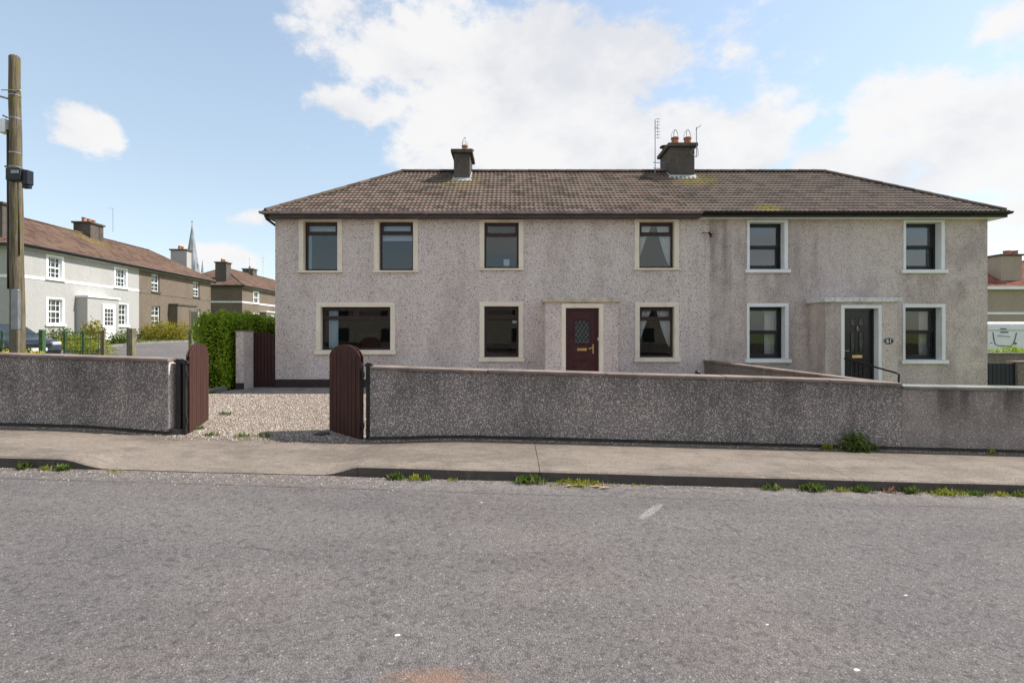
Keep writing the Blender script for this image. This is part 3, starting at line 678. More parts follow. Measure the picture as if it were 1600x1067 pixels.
# roofs
YE = 14.17; YB = 2*17.36-YE; EZ = 5.315; RISE = 7.40-EZ; OV = PX(410, YE); OVR = PX(1578, YE); XG = PX(1097, YE)
roof(hl_, OV, XG, YE, YB, EZ, RISE, 'tile', True, False)
roof(hr_, XG+.002, OVR, YE, YB, EZ, RISE, 'tile_right', False, True)
def eaves(par, x0, x1, left, right, fm, gm, sf):
    mb = MB(); z0, z1 = ZE-.03, EZ+.0
    mb.box(x0, x1, YE+.03, YE+.055, z0, z1)
    if left: mb.box(x0, x0+.025, YE+.055, YB-.05, z0, z1)
    if right: mb.box(x1-.025, x1, YE+.055, YB-.05, z0, z1)
    mb.build('fascia', fm, par, bevel=.003)
    s = MB(); s.box(x0+.026, x1-.026, YE+.056, YB-.06, z0+.005, z0+.02); s.build('soffit', sf, par)
    # half round gutter
    g = MB(); R = .062; yc = YE-.038; zc = EZ-.005; n = 8
    def run(p0, p1, ax):
        b = len(g.v)
        for q in (p0, p1):
            for rr in (R, R-.006):
                for k in range(n+1):
                    th = math.pi+math.pi*k/n; off = (0, math.cos(th)*rr, math.sin(th)*rr) if ax == 'x' else (math.cos(th)*rr, 0, math.sin(th)*rr)
                    g.v.append((q[0]+off[0], q[1]+off[1], q[2]+off[2]))
        m_ = 2*(n+1)
        for k in range(n): g.f.append((b+k, b+k+1, b+m_+k+1, b+m_+k)); g.f.append((b+n+1+k, b+m_+n+1+k, b+m_+n+2+k, b+n+2+k))
        for k in (0, n): g.f.append((b+k, b+n+1+k, b+m_+n+1+k, b+m_+k))
        for q in (0, m_): g.f.append(tuple(b+q+k for k in range(n+1))+tuple(b+q+n+1+k for k in range(n, -1, -1)))
    xa, xb = (x0-.09 if left else x0), (x1+.05 if right else x1)
    run((xa, yc, zc), (xb, yc, zc), 'x')
    if left: run((x0-.04, yc, zc-.001), (x0-.04, YB, zc-.001), 'y')
    if right: run((x1+.04, yc, zc-.001), (x1+.04, YB, zc-.001), 'y')
    g.build('gutter', gm, par, smooth=False)
    x = x0+.5
    br = MB(); 
    for i in range(40):
        if x > x1-.2: break
        br.box(x, x+.03, YE-.105, YE+.03, EZ-.075, EZ+.004); x += random.choice([1.05, .95, 1.9])
    br.build('gutter_bracket', gm, par)
eaves(hl_, OV+.03, XG, True, False, 'fascia_brown', 'gutter_faded', 'fascia_brown')
eaves(hr_, XG+.003, OVR-.03, False, True, 'black', 'black', 'white')
mb = MB(); mb.tube([(OV+.12, YE-.02, EZ-.08), (OV+.12, YE-.02, EZ-.2), (XL-.07, HD+1.0, ZE-.28), (XL-.07, HD+1.1, ZE-.4), (XL-.07, HD+1.12, ZG)], .034, 8); mb.build('downpipe', 'black', hl_, smooth=True)
# chimneys
def chimney(par, x0, x1, y0, y1, zt, zb, pots, capm='cement_dark', flash=True, local=False, m='dash_chimney', cages=True):
    mb = MB(); mb.box(x0, x1, y0, y1, zb-.8, zt-.12); ch = mb.build('chimney', m, par, bevel=.01, local=local)
    c = MB(); c.box(x0-.09, x1+.09, y0-.09, y1+.09, zt-.12, zt); c.build('chimney_cap', capm, ch, bevel=.015, local=local)
    if flash:
        f_ = MB(); f_.hexa([(x0-.10, y0-.12, zb-.1), (x1+.10, y0-.12, zb-.1), (x1+.04, y0-.005, zb-.02), (x0-.04, y0-.005, zb-.02), (x0-.10, y0-.12, zb-.07), (x1+.10, y0-.12, zb-.07), (x1+.02, y0-.004, zb+.07), (x0-.02, y0-.004, zb+.07)])
        for sx in (x0-.03, x1+.004): f_.hexa([(sx, y0, zb-.05), (sx+.026, y0, zb-.05), (sx+.026, y1-.2, zb+.42), (sx, y1-.2, zb+.42), (sx, y0, zb+.08), (sx+.026, y0, zb+.08), (sx+.026, y1-.2, zb+.6), (sx, y1-.2, zb+.6)])
        f_.build('flashing', 'lead', ch, local=local)
    for (px_, py_, h, r) in pots:
        p = MB(); p.tube([(px_, py_, zt-.02), (px_, py_, zt+h*.8), (px_, py_, zt+h*.8), (px_, py_, zt+h)], [r*1.05, r*.9, r*1.08, r*1.08], 14)
        po = p.build('chimney_pot', 'terracotta', ch, local=local)
        if cages:
            k = MB()
            for a in range(5):
                th = a*math.pi*2/5+.3; dx_, dy_ = math.cos(th)*r, math.sin(th)*r
                k.tube([(px_+dx_, py_+dy_, zt+h), (px_+dx_*.9, py_+dy_*.9, zt+h+.14), (px_+dx_*.35, py_+dy_*.35, zt+h+.26), (px_, py_, zt+h+.28)], .007, 4)
            k.build('bird_guard', 'steel', ch, local=local)
    return ch
def roofz(y): return EZ+RISE*(y-YE)/(17.36-YE)
c1 = chimney(hl_, -1.89, -1.37, 16.62, 17.68, 7.90, roofz(16.62)-.0, [(-1.56, 16.95, .24, .10)])
cw = MB(); cw.tube([(-1.42, 17.3, 7.88), (-1.42, 17.3, 8.1), (-1.42, 17.3, 8.1), (-1.42, 17.3, 8.13)], [.06, .06, .14, .14], 10); cw.build('cowl', 'terracotta', c1)
ZT2 = 8.20
c2 = chimney(hl_, 5.22, 6.02, 16.88, 18.05, ZT2, roofz(16.88), [(5.44, 17.1, .26, .12), (5.86, 17.1, .26, .12)])
cw = MB(); cw.tube([(5.27, 17.7, ZT2-.02), (5.27, 17.7, ZT2+.16), (5.27, 17.7, ZT2+.16), (5.27, 17.7, ZT2+.2)], [.08, .08, .17, .14], 12)
cw.tube([(5.66, 17.5, ZT2-.02), (5.68, 17.5, ZT2+.2)], .06, 8); cw.build('cowl', 'cement_dark', c2)

# ---- doors
def door_left():
    xl, xr, zb, zt = doorL; y = PD+.12
    fr = MB(); frame(fr, xl, xr, zb, zt, y-.03, y+.06, .07, .04); d = fr.build('door', 'door_red', hl_, bevel=.004)
    a, b = xl+.07, xr-.07; cx = (a+b)/2
    sl_ = MB(); sl_.box(a, b, y, y+.045, zb+.04, zt-.07); sl_.build('door_leaf', 'door_red', d)
    gz0, gz1 = PZ(537, PD), PZ(499.5, PD); gw = .415
    pts = [(cx-gw/2, y-.012, gz0), (cx+gw/2, y-.012, gz0), (cx+gw/2, y-.012, gz1-.06)]+[(cx+gw/2*math.cos(t), y-.012, gz1-.06+.06*math.sin(t)) for t in np.linspace(.2, math.pi-.2, 9)]+[(cx-gw/2, y-.012, gz1-.06)]
    g = MB(); g.prism(pts, (0, .008, 0)); g.build('door_glass', 'glass_dark', d)
    mo = MB(); mo.tube(pts+[pts[0], pts[1]], .016, 6, False)
    mo.build('moulding', 'door_red', d); mo = MB(); mo.tube([(a+.13, y-.002, zb+.2), (b-.13, y-.002, zb+.2), (b-.13, y-.002, zb+.62), (a+.13, y-.002, zb+.62), (a+.13, y-.002, zb+.2)], .014, 5, False)
    mo.build('moulding', 'door_red', d); mo = MB(); mo.box(a+.19, b-.19, y-.012, y+.001, zb+.26, zb+.56); mo.build('door_panel', 'door_red', d); mo = MB(); mo.box(a+.1, b-.1, y-.008, y+.001, zb+.68, zb+.70)
    mo.build('rail', 'door_red', d)
    le = MB(); st = .105
    for k in range(-6, 9):
        for sg in (1, -1):
            seg = []
            for q in np.linspace(0, 1, 40):
                zz = gz0+(gz1-gz0)*q; xx_ = cx+sg*((zz-gz0)*.62)+k*st-(.1 if sg > 0 else -.1)
                lim = gz1 if abs(xx_-cx) < gw*.36 else gz1-.05
                if abs(xx_-cx) < gw/2-.004 and zz < lim: seg.append((xx_, y-.014, zz))
            if len(seg) > 1: le.tube([seg[0], seg[-1]], .0035, 4)
    le.build('lead_lattice', 'steel', d)
    lb = MB(); lb.box(cx-.13, cx+.13, y-.02, y, PZ(548.3, PD), PZ(544, PD)); lb.box(cx-.115, cx+.115, y-.026, y-.02, PZ(547.5, PD), PZ(546, PD)); lb.build('letterbox', 'brass', d, bevel=.003)
    hx = b-.075; hz = PZ(545, PD); hn = MB(); hn.box(hx-.018, hx+.018, y-.012, y, hz-.13, hz+.12); hn.tube([(hx, y-.01, hz+.03), (hx, y-.05, hz+.03), (hx-.13, y-.055, hz+.0)], .011, 6); hn.build('door_handle', 'brass', d)
    mk = MB(); mk.box(b+.045, b+.075, y-.055, y-.03, PZ(532, PD), PZ(527.5, PD)); mk.build('doorbell', 'white', d)
    mk_surround(d, xl, xr, zb-.0, zt, PD, .115, .115, .12, .1, 'cream', .12, bottom=False)
door_left()
def door_right():
    xl, xr, zb, zt = doorR; y = PD+.175
    fr = MB(); frame(fr, xl, xr, zb, zt, y-.02, y+.06, .065, .04); d = fr.build('door', 'door_black', hr_, bevel=.004)
    a, b = xl+.065, xr-.065; cx = (a+b)/2
    sl_ = MB(); sl_.box(a, b, y, y+.045, zb+.04, zt-.065); sl_.build('door_leaf', 'door_black', d)
    for sx in (-1, 1):
        x0, x1 = (cx-.17, cx-.055) if sx < 0 else (cx+.055, cx+.17)
        for (p0, p1) in ((498, 509), (520, 551)):
            g = MB(); g.box(x0, x1, y-.006, y, PZ(p1, PD), PZ(p0, PD)); g.build('door_glass', 'glass_dark', d)
            mo = MB(); mo.tube([(x0, y-.004, PZ(p1, PD)), (x1, y-.004, PZ(p1, PD)), (x1, y-.004, PZ(p0, PD)), (x0, y-.004, PZ(p0, PD)), (x0, y-.004, PZ(p1, PD))], .011, 5, False); mo.build('moulding', 'door_black', d)
            e = MB(); zc = (PZ(p1, PD)+PZ(p0, PD))/2; hh = (PZ(p0, PD)-PZ(p1, PD))/2; mx_ = (x0+x1)/2; w2 = (x1-x0)/2*.6
            e.tube([(mx_, y-.009, zc-hh*.6), (mx_+w2, y-.009, zc), (mx_, y-.009, zc+hh*.6), (mx_-w2, y-.009, zc), (mx_, y-.009, zc-hh*.6)], .003, 4, False)
            e.build('etched_motif', 'steel', d)
        mo = MB(); mo.tube([(x0, y-.002, zb+.2), (x1, y-.002, zb+.2), (x1, y-.002, zb+.6), (x0, y-.002, zb+.6), (x0, y-.002, zb+.2)], .012, 5, False); mo.build('moulding', 'door_black', d)
    lb = MB(); lb.box(cx-.14, cx+.14, y-.02, y, PZ(559.6, PD), PZ(555.3, PD)); lb.build('letterbox', 'brass', d, bevel=.003)
    kn = MB(); kz = PZ(513.5, PD); kn.tube([(cx+.0, y-.012, kz+.07), (cx, y-.03, kz+.02), (cx+.03, y-.04, kz-.02), (cx, y-.045, kz-.06), (cx-.03, y-.04, kz-.02), (cx, y-.03, kz+.02)], .011, 6); kn.build('knocker', 'brass', d)
    hz = PZ(548.5, PD); hn = MB(); hx = a+.03; hn.box(hx-.016, hx+.016, y-.01, y, hz-.1, hz+.1); hn.tube([(hx, y-.01, hz), (hx, y-.05, hz), (hx+.12, y-.052, hz)], .011, 6); hn.build('door_handle', 'brass', d)
    mk_surround(d, xl, xr, zb, zt, PD, .09, .085, .09, .1, 'white', .175, bottom=False)
    # number plaque
    px_, pz_ = PX(1388.5, PD), PZ(532.8, PD)
    pl = MB(); pl.prism([(px_+.125*math.cos(t), PD-.014, pz_+.088*math.sin(t)) for t in np.linspace(0, 2*math.pi, 28)[:-1]], (0, .016, 0)); po = pl.build('number_plaque', 'black', hr_)
    rm = MB(); rm.tube([(px_+.112*math.cos(t), PD-.015, pz_+.077*math.sin(t)) for t in np.linspace(0, 2*math.pi, 32)], .0028, 4, False); rm.build('plaque_rim', 'white', po)
    cu = bpy.data.curves.new('number', 'FONT'); cu.body = '61'; cu.size = .15; cu.align_x = 'CENTER'; cu.align_y = 'CENTER'; cu.extrude = .002; cu.offset = .002
    tmp = bpy.data.objects.new('number', cu); COL.objects.link(tmp); bpy.context.view_layer.update()
    me = bpy.data.meshes.new_from_object(tmp.evaluated_get(bpy.context.evaluated_depsgraph_get())); bpy.data.objects.remove(tmp)
    me.materials.clear(); me.materials.append(M['white']); me.transform(Matrix.Translation(Vector((px_, PD-.017, pz_))-LOC[hr_.name])@Matrix.Rotation(rad(90), 4, 'X'))
    o = bpy.data.objects.new('numeral', me); COL.objects.link(o); o.parent = po
door_right()
# ---- curtains, blinds, things in the rooms
def curtain(label, x0f, x1f, zb, zt, y, m='curtain', cat='curtain', fold=.09, amp=.02, group=None):
    nz, nx = 18, 26; mb = MB()
    for j in range(nz+1):
        z = zb+(zt-zb)*j/nz; a, b = x0f(j/nz), x1f(j/nz)
        for i in range(nx+1):
            u = i/nx; mb.v.append((a+(b-a)*u, y+amp*math.sin(u*nx*.95+math.sin(j*.2)*.5)+.01*math.sin(u*5), z))
    for j in range(nz):
        for i in range(nx): k = j*(nx+1)+i; mb.f.append((k, k+1, k+nx+2, k+nx+1))
    o = mb.build(cat.replace(' ', '_'), m, smooth=True); tag(o, label, cat, group); return o
def K(v): return lambda t: v
YC = HD+.238
r1, r2, r3, r4, r5, r6, r7 = rectL
curtain('narrow white curtain at left in the upstairs window nearest the left corner', K(r1[0]+.05), K(r1[0]+.15), r1[2]-.05, r1[3]-.24, YC, 'curtain_blue')
mb = MB(); mb.box(r1[0]-.05, r1[1]+.05, YC+.05, YC+.055, r1[3]-.36, r1[3]+.02); tag(mb.build('roller_blind', 'blind'), 'pale blind rolled almost up in the upstairs window nearest the left corner', 'blind')
mb = MB(); mb.box(r2[0]-.05, r2[1]+.05, YC+.03, YC+.035, PZ(378, HD+.4), r2[3]+.02); tag(mb.build('roller_blind', 'blind'), 'white roller blind a third drawn in the second upstairs window from the left', 'blind')
curtain('pale blue curtain gathered at the left of the wide downstairs window', K(PX(514, YC)), K(PX(529, YC)), r3[2]-.02, r3[3]+.02, YC, 'curtain_blue')
def tied(z): return .30*(1-(1-z)**1.7)+.03
for rc, nm, m in ((r6, 'upstairs', 'curtain'), (r7, 'downstairs', 'curtain')):
    wv = rc[1]-rc[0]
    curtain('white tied-back curtain, left half, in the %s window right of the red door' % nm, K(rc[0]-.04), lambda t, wv=wv, rc=rc: rc[0]+wv*(.03+.42*t**1.1), rc[2]+(.18 if nm == 'upstairs' else .35), rc[3]+.05, YC, m)
    curtain('white tied-back curtain, right half, in the %s window right of the red door' % nm, lambda t, wv=wv, rc=rc: rc[1]-wv*(.08+.40*t**.8), lambda t, rc=rc: rc[1]+.06, rc[2]+(.1 if nm == 'upstairs' else .3), rc[3]+.05, YC, m)
q1, q2, q3, q4 = rectR
curtain('dim white curtain at the right of the black sash window left of door 61', K(q2[1]-.33), K(q2[1]-.05), q2[2]-.02, q2[3]+.02, HD+.5)
curtain('pale curtain at the right of the black sash window right of door 61', K(q4[1]-.24), K(q4[1]-.02), q4[2]-.02, q4[3]+.02, HD+.5)
mb = MB(); mb.box(PX(787, HD+.2), PX(796, HD+.2), HD+.18, HD+.183, PZ(415.5, HD+.2), PZ(405.5, HD+.2)); tag(mb.build('window_notice', 'blind'), 'small square white notice in the upstairs window above the middle', 'notice')
mb = MB(); mb.box(PX(800.5, HD+.2), PX(808, HD+.2), HD+.18, HD+.183, PZ(505, HD+.2), PZ(501, HD+.2)); tag(mb.build('window_notice', 'blind'), 'tiny white card in the downstairs window left of the porch', 'notice')
rt = root('sideboard', (PX(585, 16.5), 16.4, .7), 'dark sideboard seen inside the wide downstairs window', 'sideboard')
mb = MB(); mb.box(PX(560, 16.4), PX(596, 16.4), 16.2, 16.7, .67, 2.0); mb.build('carcass', 'dark_furniture', rt, bevel=.01)
mb = MB(); mb.box(PX(563, 16.4), PX(577, 16.4), 16.18, 16.2, .75, 1.9); mb.box(PX(579, 16.4), PX(593, 16.4), 16.18, 16.2, .75, 1.9); mb.build('cupboard_door', 'dark_furniture', rt, bevel=.004)
# ---- aerials, wall fittings
def aerial(label, x, y, z0, z1, arms, horiz=None):
    t = root('tv_aerial', (x, y, z0), label, 'aerial'); mb = MB(); mb.tube([(x, y, z0), (x, y, z1)], .014, 6); mb.build('mast', 'steel', t)
    mb = MB()
    for a in arms: mb.tube(a, .008, 5)
    mb.build('elements', 'steel', t)
    if horiz:
        mb = MB()
        for a in horiz: mb.tube(a, .012, 5)
        mb.build('bracket', 'steel', t)
ax = PX(1023.6, 17.0); az0, az1 = roofz(17.2)-.05, PZ(187, 17)
arms = [((ax+.09, 17, PZ(186, 17)), (ax+.09, 17, PZ(217, 17)))]
for k in range(7):
    zz = PZ(186+k*5, 17); arms += [((ax+.02, 17, zz), (ax+.17, 17, zz))]
arms += [((ax, 17, PZ(200, 17)), (ax+.09, 17, PZ(200, 17)))]
aerial('tall thin aerial mast left of the wider roof chimney', ax, 17, az0, az1, arms, [((ax-.06, 17, PZ(254, 17)), (5.25, 17.1, PZ(254, 17))), ((ax-.06, 17, PZ(263, 17)), (5.25, 17.1, PZ(263, 17)))])
bx_ = PX(1088.2, 16.8)
aerial('short bent aerial bracketed to the right side of the wider roof chimney', bx_, 16.8, PZ(245, 16.8), PZ(199, 16.8),
       [((bx_-.03, 16.8, PZ(203, 16.8)), (bx_+.13, 16.8, PZ(196.5, 16.8))), ((bx_+.02, 16.7, PZ(201, 16.8)), (bx_+.02, 16.9, PZ(201, 16.8))), ((bx_+.12, 16.72, PZ(197, 16.8)), (bx_+.12, 16.88, PZ(197, 16.8)))],
       [((bx_, 16.8, PZ(230, 16.8)), (bx_-.2, 16.85, PZ(238, 16.8)), (bx_, 16.8, PZ(246, 16.8)), (bx_+.06, 16.8, PZ(243, 16.8)), (bx_+.04, 16.8, PZ(231, 16.8)), (bx_, 16.8, PZ(230, 16.8)))])
lx, lz = PX(1107, HD), PZ(368, HD)
wl_ = root('security_light', (lx, HD-.05, lz-.05), 'small black lamp fixed high on the wall near the party line', 'wall lamp')
mb = MB(); mb.tube([(lx-.2, HD-.02, lz+.07), (lx-.08, HD-.1, lz+.05), (lx-.02, HD-.13, lz+.03)], .011, 6); mb.build('arm', 'black', wl_)
mb = MB(); mb.tube([(lx-.05, HD-.13, lz+.05), (lx-.02, HD-.13, lz+.045), (lx+.03, HD-.13, lz), (lx+.02, HD-.13, lz-.06)], [.02, .045, .06, .045], 10); mb.build('lamp_head', 'black', wl_, smooth=True)
# handrail at door 61
rl = root('handrail', (PX(1404, 12.6), 12.6, .3), 'sloping black handrail beside the steps of the black door', 'handrail')
mb = MB(); rp = [(PX(1319, 13.4), 13.4, PZ(560, 13.4)), (PX(1400, 12.4), 12.4, PZ(582.5, 12.4)), (PX(1405, 12.4), 12.4, PZ(585, 12.4))]; mb.tube(rp, .022, 8); mb.build('rail', 'black', rl, smooth=True)
mb = MB(); mb.tube([rp[2], (rp[2][0]-.01, 12.4, rp[2][2]-.12), (rp[2][0]-.02, 12.4, .0)], .02, 8); mb.build('post', 'black', rl)
mb = MB(); mb.tube([(rp[0][0]+.15, 13.36, rp[0][2]-.06), (rp[0][0]+.15, 13.36, .3)], .018, 8); mb.build('post', 'black', rl)
gl = root('black_cap', (PX(1090, 12.5), 12.5, .4), 'round black cap peeping above the brown coping near the party line', 'garden light')  # small black dome of unknown use, not known to be a lamp
mb = MB(); gxx = PX(1090, 12.5); gz = PZ(579, 12.5); mb.tube([(gxx, 12.5, gz-.1), (gxx, 12.5, gz-.04), (gxx, 12.5, gz-.015), (gxx, 12.5, gz)], [.06, .062, .045, .01], 12); mb.build('cap', 'black', gl, smooth=True)
mb = MB(); mb.tube([(gxx, 12.5, .36), (gxx, 12.5, gz-.1)], .03, 8); mb.build('stem', 'black', gl)

# ------------------------------------------------------------------ garden walls
WY = 8.40
def garden_wall(name_label, pts, mp, mc, x_joints, endR=False, endL=False, th=.21):
    """pts: (x, z of the coping top)"""
    x0, x1 = pts[0][0], pts[-1][0]
    r = root('garden_wall', ((x0+x1)/2 if x1 < 20 else x0+1, WY, float(pav_back(max(min(x1, 8), -8)))), name_label, 'wall')
    zt = lambda x: float(np.interp(x, [p[0] for p in pts], [p[1] for p in pts]))
    xs = sorted({x0, x1, *[p[0] for p in pts], *np.arange(math.ceil(x0), x1, .5)})
    a = MB(); p = MB()
    for u, v in zip(xs[:-1], xs[1:]):
        bu, bv = float(pav_back(u))+.058, float(pav_back(v))+.058
        a.beam(u, v, WY, WY+th, bu, bv, zt(u)-.055, zt(v)-.055)
        p.beam(u+.0, v, WY+.035, WY+th-.03, bu-.3, bv-.3, bu, bv)
    a.build('render', mp, r); p.build('footing', 'cement_dark', r)
    js = [x0-(.03 if endL else 0)]+[j for j in x_joints if x0 < j < x1]+[x1+(.03 if endR else 0)]
    for u, v in zip(js[:-1], js[1:]):
        g = .006; c = MB(); dz_ = random.uniform(-.005, .005)
        c.hexa([(u+g, WY-.035, zt(u)-.06+dz_), (v-g, WY-.035, zt(v)-.06+dz_), (v-g, WY+th+.035, zt(v)-.06+dz_), (u+g, WY+th+.035, zt(u)-.06+dz_),
                (u+g, WY-.03, zt(u)-.012+dz_), (v-g, WY-.03, zt(v)-.012+dz_), (v-g, WY+th+.03, zt(v)+dz_), (u+g, WY+th+.03, zt(u)+dz_)])
        c.build('coping_stone', mc, r, bevel=.006)
    return r
ZA0, ZA1 = PZ(552, WY), PZ(559.5, WY)
wa = garden_wall('dark pebbledashed garden wall left of the driveway gateway, below the pole', [(-22, ZA0+.36), (-8.4, ZA0), (-5.65, ZA1)], 'dash_wall', 'coping', [-18, -14, -10.5, -7.3], endR=True)
e = MB(); e.hexa([(-5.649, WY+.004, .40), (-5.635, WY+.004, .40), (-5.635, WY+.206, .40), (-5.649, WY+.206, .40), (-5.649, WY+.004, ZA1-.06), (-5.635, WY+.004, ZA1-.06), (-5.635, WY+.206, ZA1-.06), (-5.649, WY+.206, ZA1-.06)])
e.build('sunlit_end', 'dash_left', wa)  # paler finish puts the sunlight on this end face into its colour
gw_ = garden_wall('long dark pebbledashed front garden wall with brown coping in front of the red door', [(-2.33, PZ(571, WY)), (.63, PZ(580.5, WY)), (4.62, PZ(589.5, WY)), (6.39, PZ(598, WY))], 'dash_wall', 'coping', [-.4, 1.55, 3.5, 5.2], endL=False)
garden_wall('paler streaked garden wall with grey coping at the right edge of the photo', [(6.395, PZ(601.5, WY)), (8.4, PZ(604.5, WY)), (16, PZ(604.5, WY)-.2)], 'dash_wall_right', 'coping_grey', [8.1, 10.6, 13.2])
# divider wall between the gardens
dv = root('divider_wall', (6, 11.5, .3), 'low brown wall between the two front gardens with slanting coping line', 'wall')
A = Vector((5.52, HD-.003, 0)); B = Vector((6.34, WY+.25, 0)); zA, zB = PZ(562.5, HD), PZ(599, WY)-.005
d = (B-A).normalized(); nn = Vector((-d.y, d.x, 0)); 
def divpiece(f0, f1, w_, z0a, z0b, z1a, z1b):
    p, q = A.lerp(B, f0), A.lerp(B, f1); o_ = nn*w_/2; f = lambda v, z: (v.x, v.y, z)
    return MB().hexa([f(p-o_, z0a), f(q-o_, z0b), f(q+o_, z0b), f(p+o_, z0a), f(p-o_, z1a), f(q-o_, z1b), f(q+o_, z1b), f(p+o_, z1a)])
divpiece(0, 1, .16, 0, 0, zA-.05, zB-.05).build('render', 'dash_divider', dv)
for k in range(4):
    f0, f1 = k/4+.001, (k+1)/4-.001; za, zb_ = zA+(zB-zA)*f0, zA+(zB-zA)*f1
    divpiece(f0, f1, .24, za-.05, zb_-.05, za, zb_).build('coping_stone', 'coping', dv, bevel=.006)
# ------------------------------------------------------------------ gates
def board_gate(label, hinge, far, zb, zside, zpeak, nb, name='driveway_gate', m='gate_wood', thick=.055, both=True, hingeframe=True):
    hx, hy = hinge; fx, fy = far; L = math.hypot(fx-hx, fy-hy); th = math.atan2(fy-hy, fx-hx)
    r = root(name, (hx, hy, zb), label, 'gate', rotz=th); H = zpeak-zb; Hs = zside-zb; bw = L/nb
    def top(u):   # clipped-corner arch
        t = abs(u/L-.5)*2
        return Hs+(H-Hs)*math.sqrt(max(0, 1-t*t*.94))
    for side in ((1, -1) if both else (1,)):
        y0, y1 = (thick/2-.018, thick/2) if side > 0 else (-thick/2, -thick/2+.018)
        for i in range(nb):
            a, b = i*bw+.006, (i+1)*bw-.006; c = (a+b)/2; dz_ = random.uniform(-.004, .004)
            jb = random.uniform(-.0015, .0015)
            pts = [(a, y0+jb, dz_*2), (b, y0+jb, dz_*2), (b, y0+jb, top(b)+dz_), (c, y0+jb, top(c)+dz_), (a, y0+jb, top(a)+dz_)]
            mb = MB(); mb.prism(pts, (0, y1-y0, 0)); mb.build('board', m, r, local=True, bevel=.0025)
    f_ = MB(); k = thick/2-.0185
    f_.box(0, .04, -k, k, .02, Hs-.03); f_.box(L-.04, L, -k, k, .02, Hs-.03); f_.box(.04, L-.04, -k, k, .12, .2); f_.box(.04, L-.04, -k, k, Hs-.2, Hs-.12)
    f_.build('frame', 'black_iron', r, local=True)
    if hingeframe:
        for z in (.22, Hs-.22):
            h = MB(); h.box(-.07, .16, -.012, .012, z-.02, z+.02); h.tube([(-.05, 0, z-.05), (-.05, 0, z+.05)], .018, 8); h.build('hinge', 'black_iron', r, local=True)
    return r
gzL = float(pav_back(-5.3))
board_gate('brown boarded driveway gate standing open at the left wall, its face sunlit', (-5.385, 8.50), (-5.80, 9.74), gzL-.0+.02, gzL+1.22, gzL+1.50, 9)
gzR = float(pav_back(-2.5))
board_gate('dark boarded driveway gate standing open at the right wall, its face in shade', (-2.47, 8.42), (-3.22, 9.12), gzR+.02, gzR+1.30, gzR+1.56, 8, thick=.075)
def gate_post(x, y, zb, zt, s, label, w2=False):
    r = root('gate_post', (x, y, zb), label, 'gate post')
    mb = MB(); mb.box(x-s/2, x+s/2, y-s/2, y+s/2, zb-.1, zt); mb.build('post', 'black_iron', r, bevel=.004)
    mb = MB(); mb.box(x-s/2-.02, x+s/2+.03, y-s/2-.01, y+s/2+.01, zt-.06, zt-.02); mb.build('strap', 'black_iron', r)
gate_post(-5.53, 8.52, gzL, ZA1-.02, .085, 'black iron gate post against the lit end of the left wall')
gate_post(-5.40, 8.46, gzL-.02, ZA1-.03, .05, 'slim rusty black post beside the open sunlit gate')
gate_post(-2.37, 8.46, gzR-.02, PZ(567, WY), .07, 'black iron gate post at the left end of the long front wall')
mb = MB(); mb.hexa([(-5.66, 8.44, .1), (-5.47, 8.44, .1), (-5.47, 8.62, .1), (-5.66, 8.62, .1), (-5.66, 8.44, gzL+.11), (-5.47, 8.44, gzL+.09), (-5.47, 8.62, gzL+.09), (-5.66, 8.62, gzL+.11)])
tag(mb.build('footing_block', 'cement_dark', bevel=.01), 'rough cement block at the foot of the left gate post', 'cement block')
mb = MB(); mb.beam(-2.36, -2.2, 8.42, 8.6, .1, .1, gzR+.09, gzR+.10); tag(mb.build('footing_block', 'cement_dark', bevel=.01), 'rough cement block at the foot of the right gate post', 'cement block')
# side gate and pier by the house
board_gate('dark brown arched side gate between the pebbledashed pier and the house corner', (XL-.91, HD+.05), (XL-.03, HD+.05), .44, PZ(526.5, HD), PZ(519, HD), 9, 'side_gate', 'gate_wood_side', .05)
pr = root('gate_pier', (-7.42, 14.2, .4), 'square pebbledashed pier between the hedge and the side gate', 'pier')
mb = MB(); mb.box(-7.53, -7.32, 13.95, 14.5, .35, PZ(516.5, 13.95)-.03); mb.build('shaft', 'dash_left', pr, bevel=.01)
mb = MB(); mb.box(-7.545, -7.305, 13.935, 14.515, PZ(516.5, 13.95)-.03, PZ(516.5, 13.95)); mb.build('pier_cap', 'concrete', pr, bevel=.008)
mb = MB(); mb.box(-7.54, -7.31, 13.94, 13.97, .35, .60); mb.build('pier_base', 'plinth', pr)
mb = MB(); mb.box(-7.84, -7.72, 8.7, 13.9, .1, .52); tag(mb.build('kerb_edging', 'concrete', bevel=.01), 'low concrete edging between the gravel driveway and the hedge', 'edging')
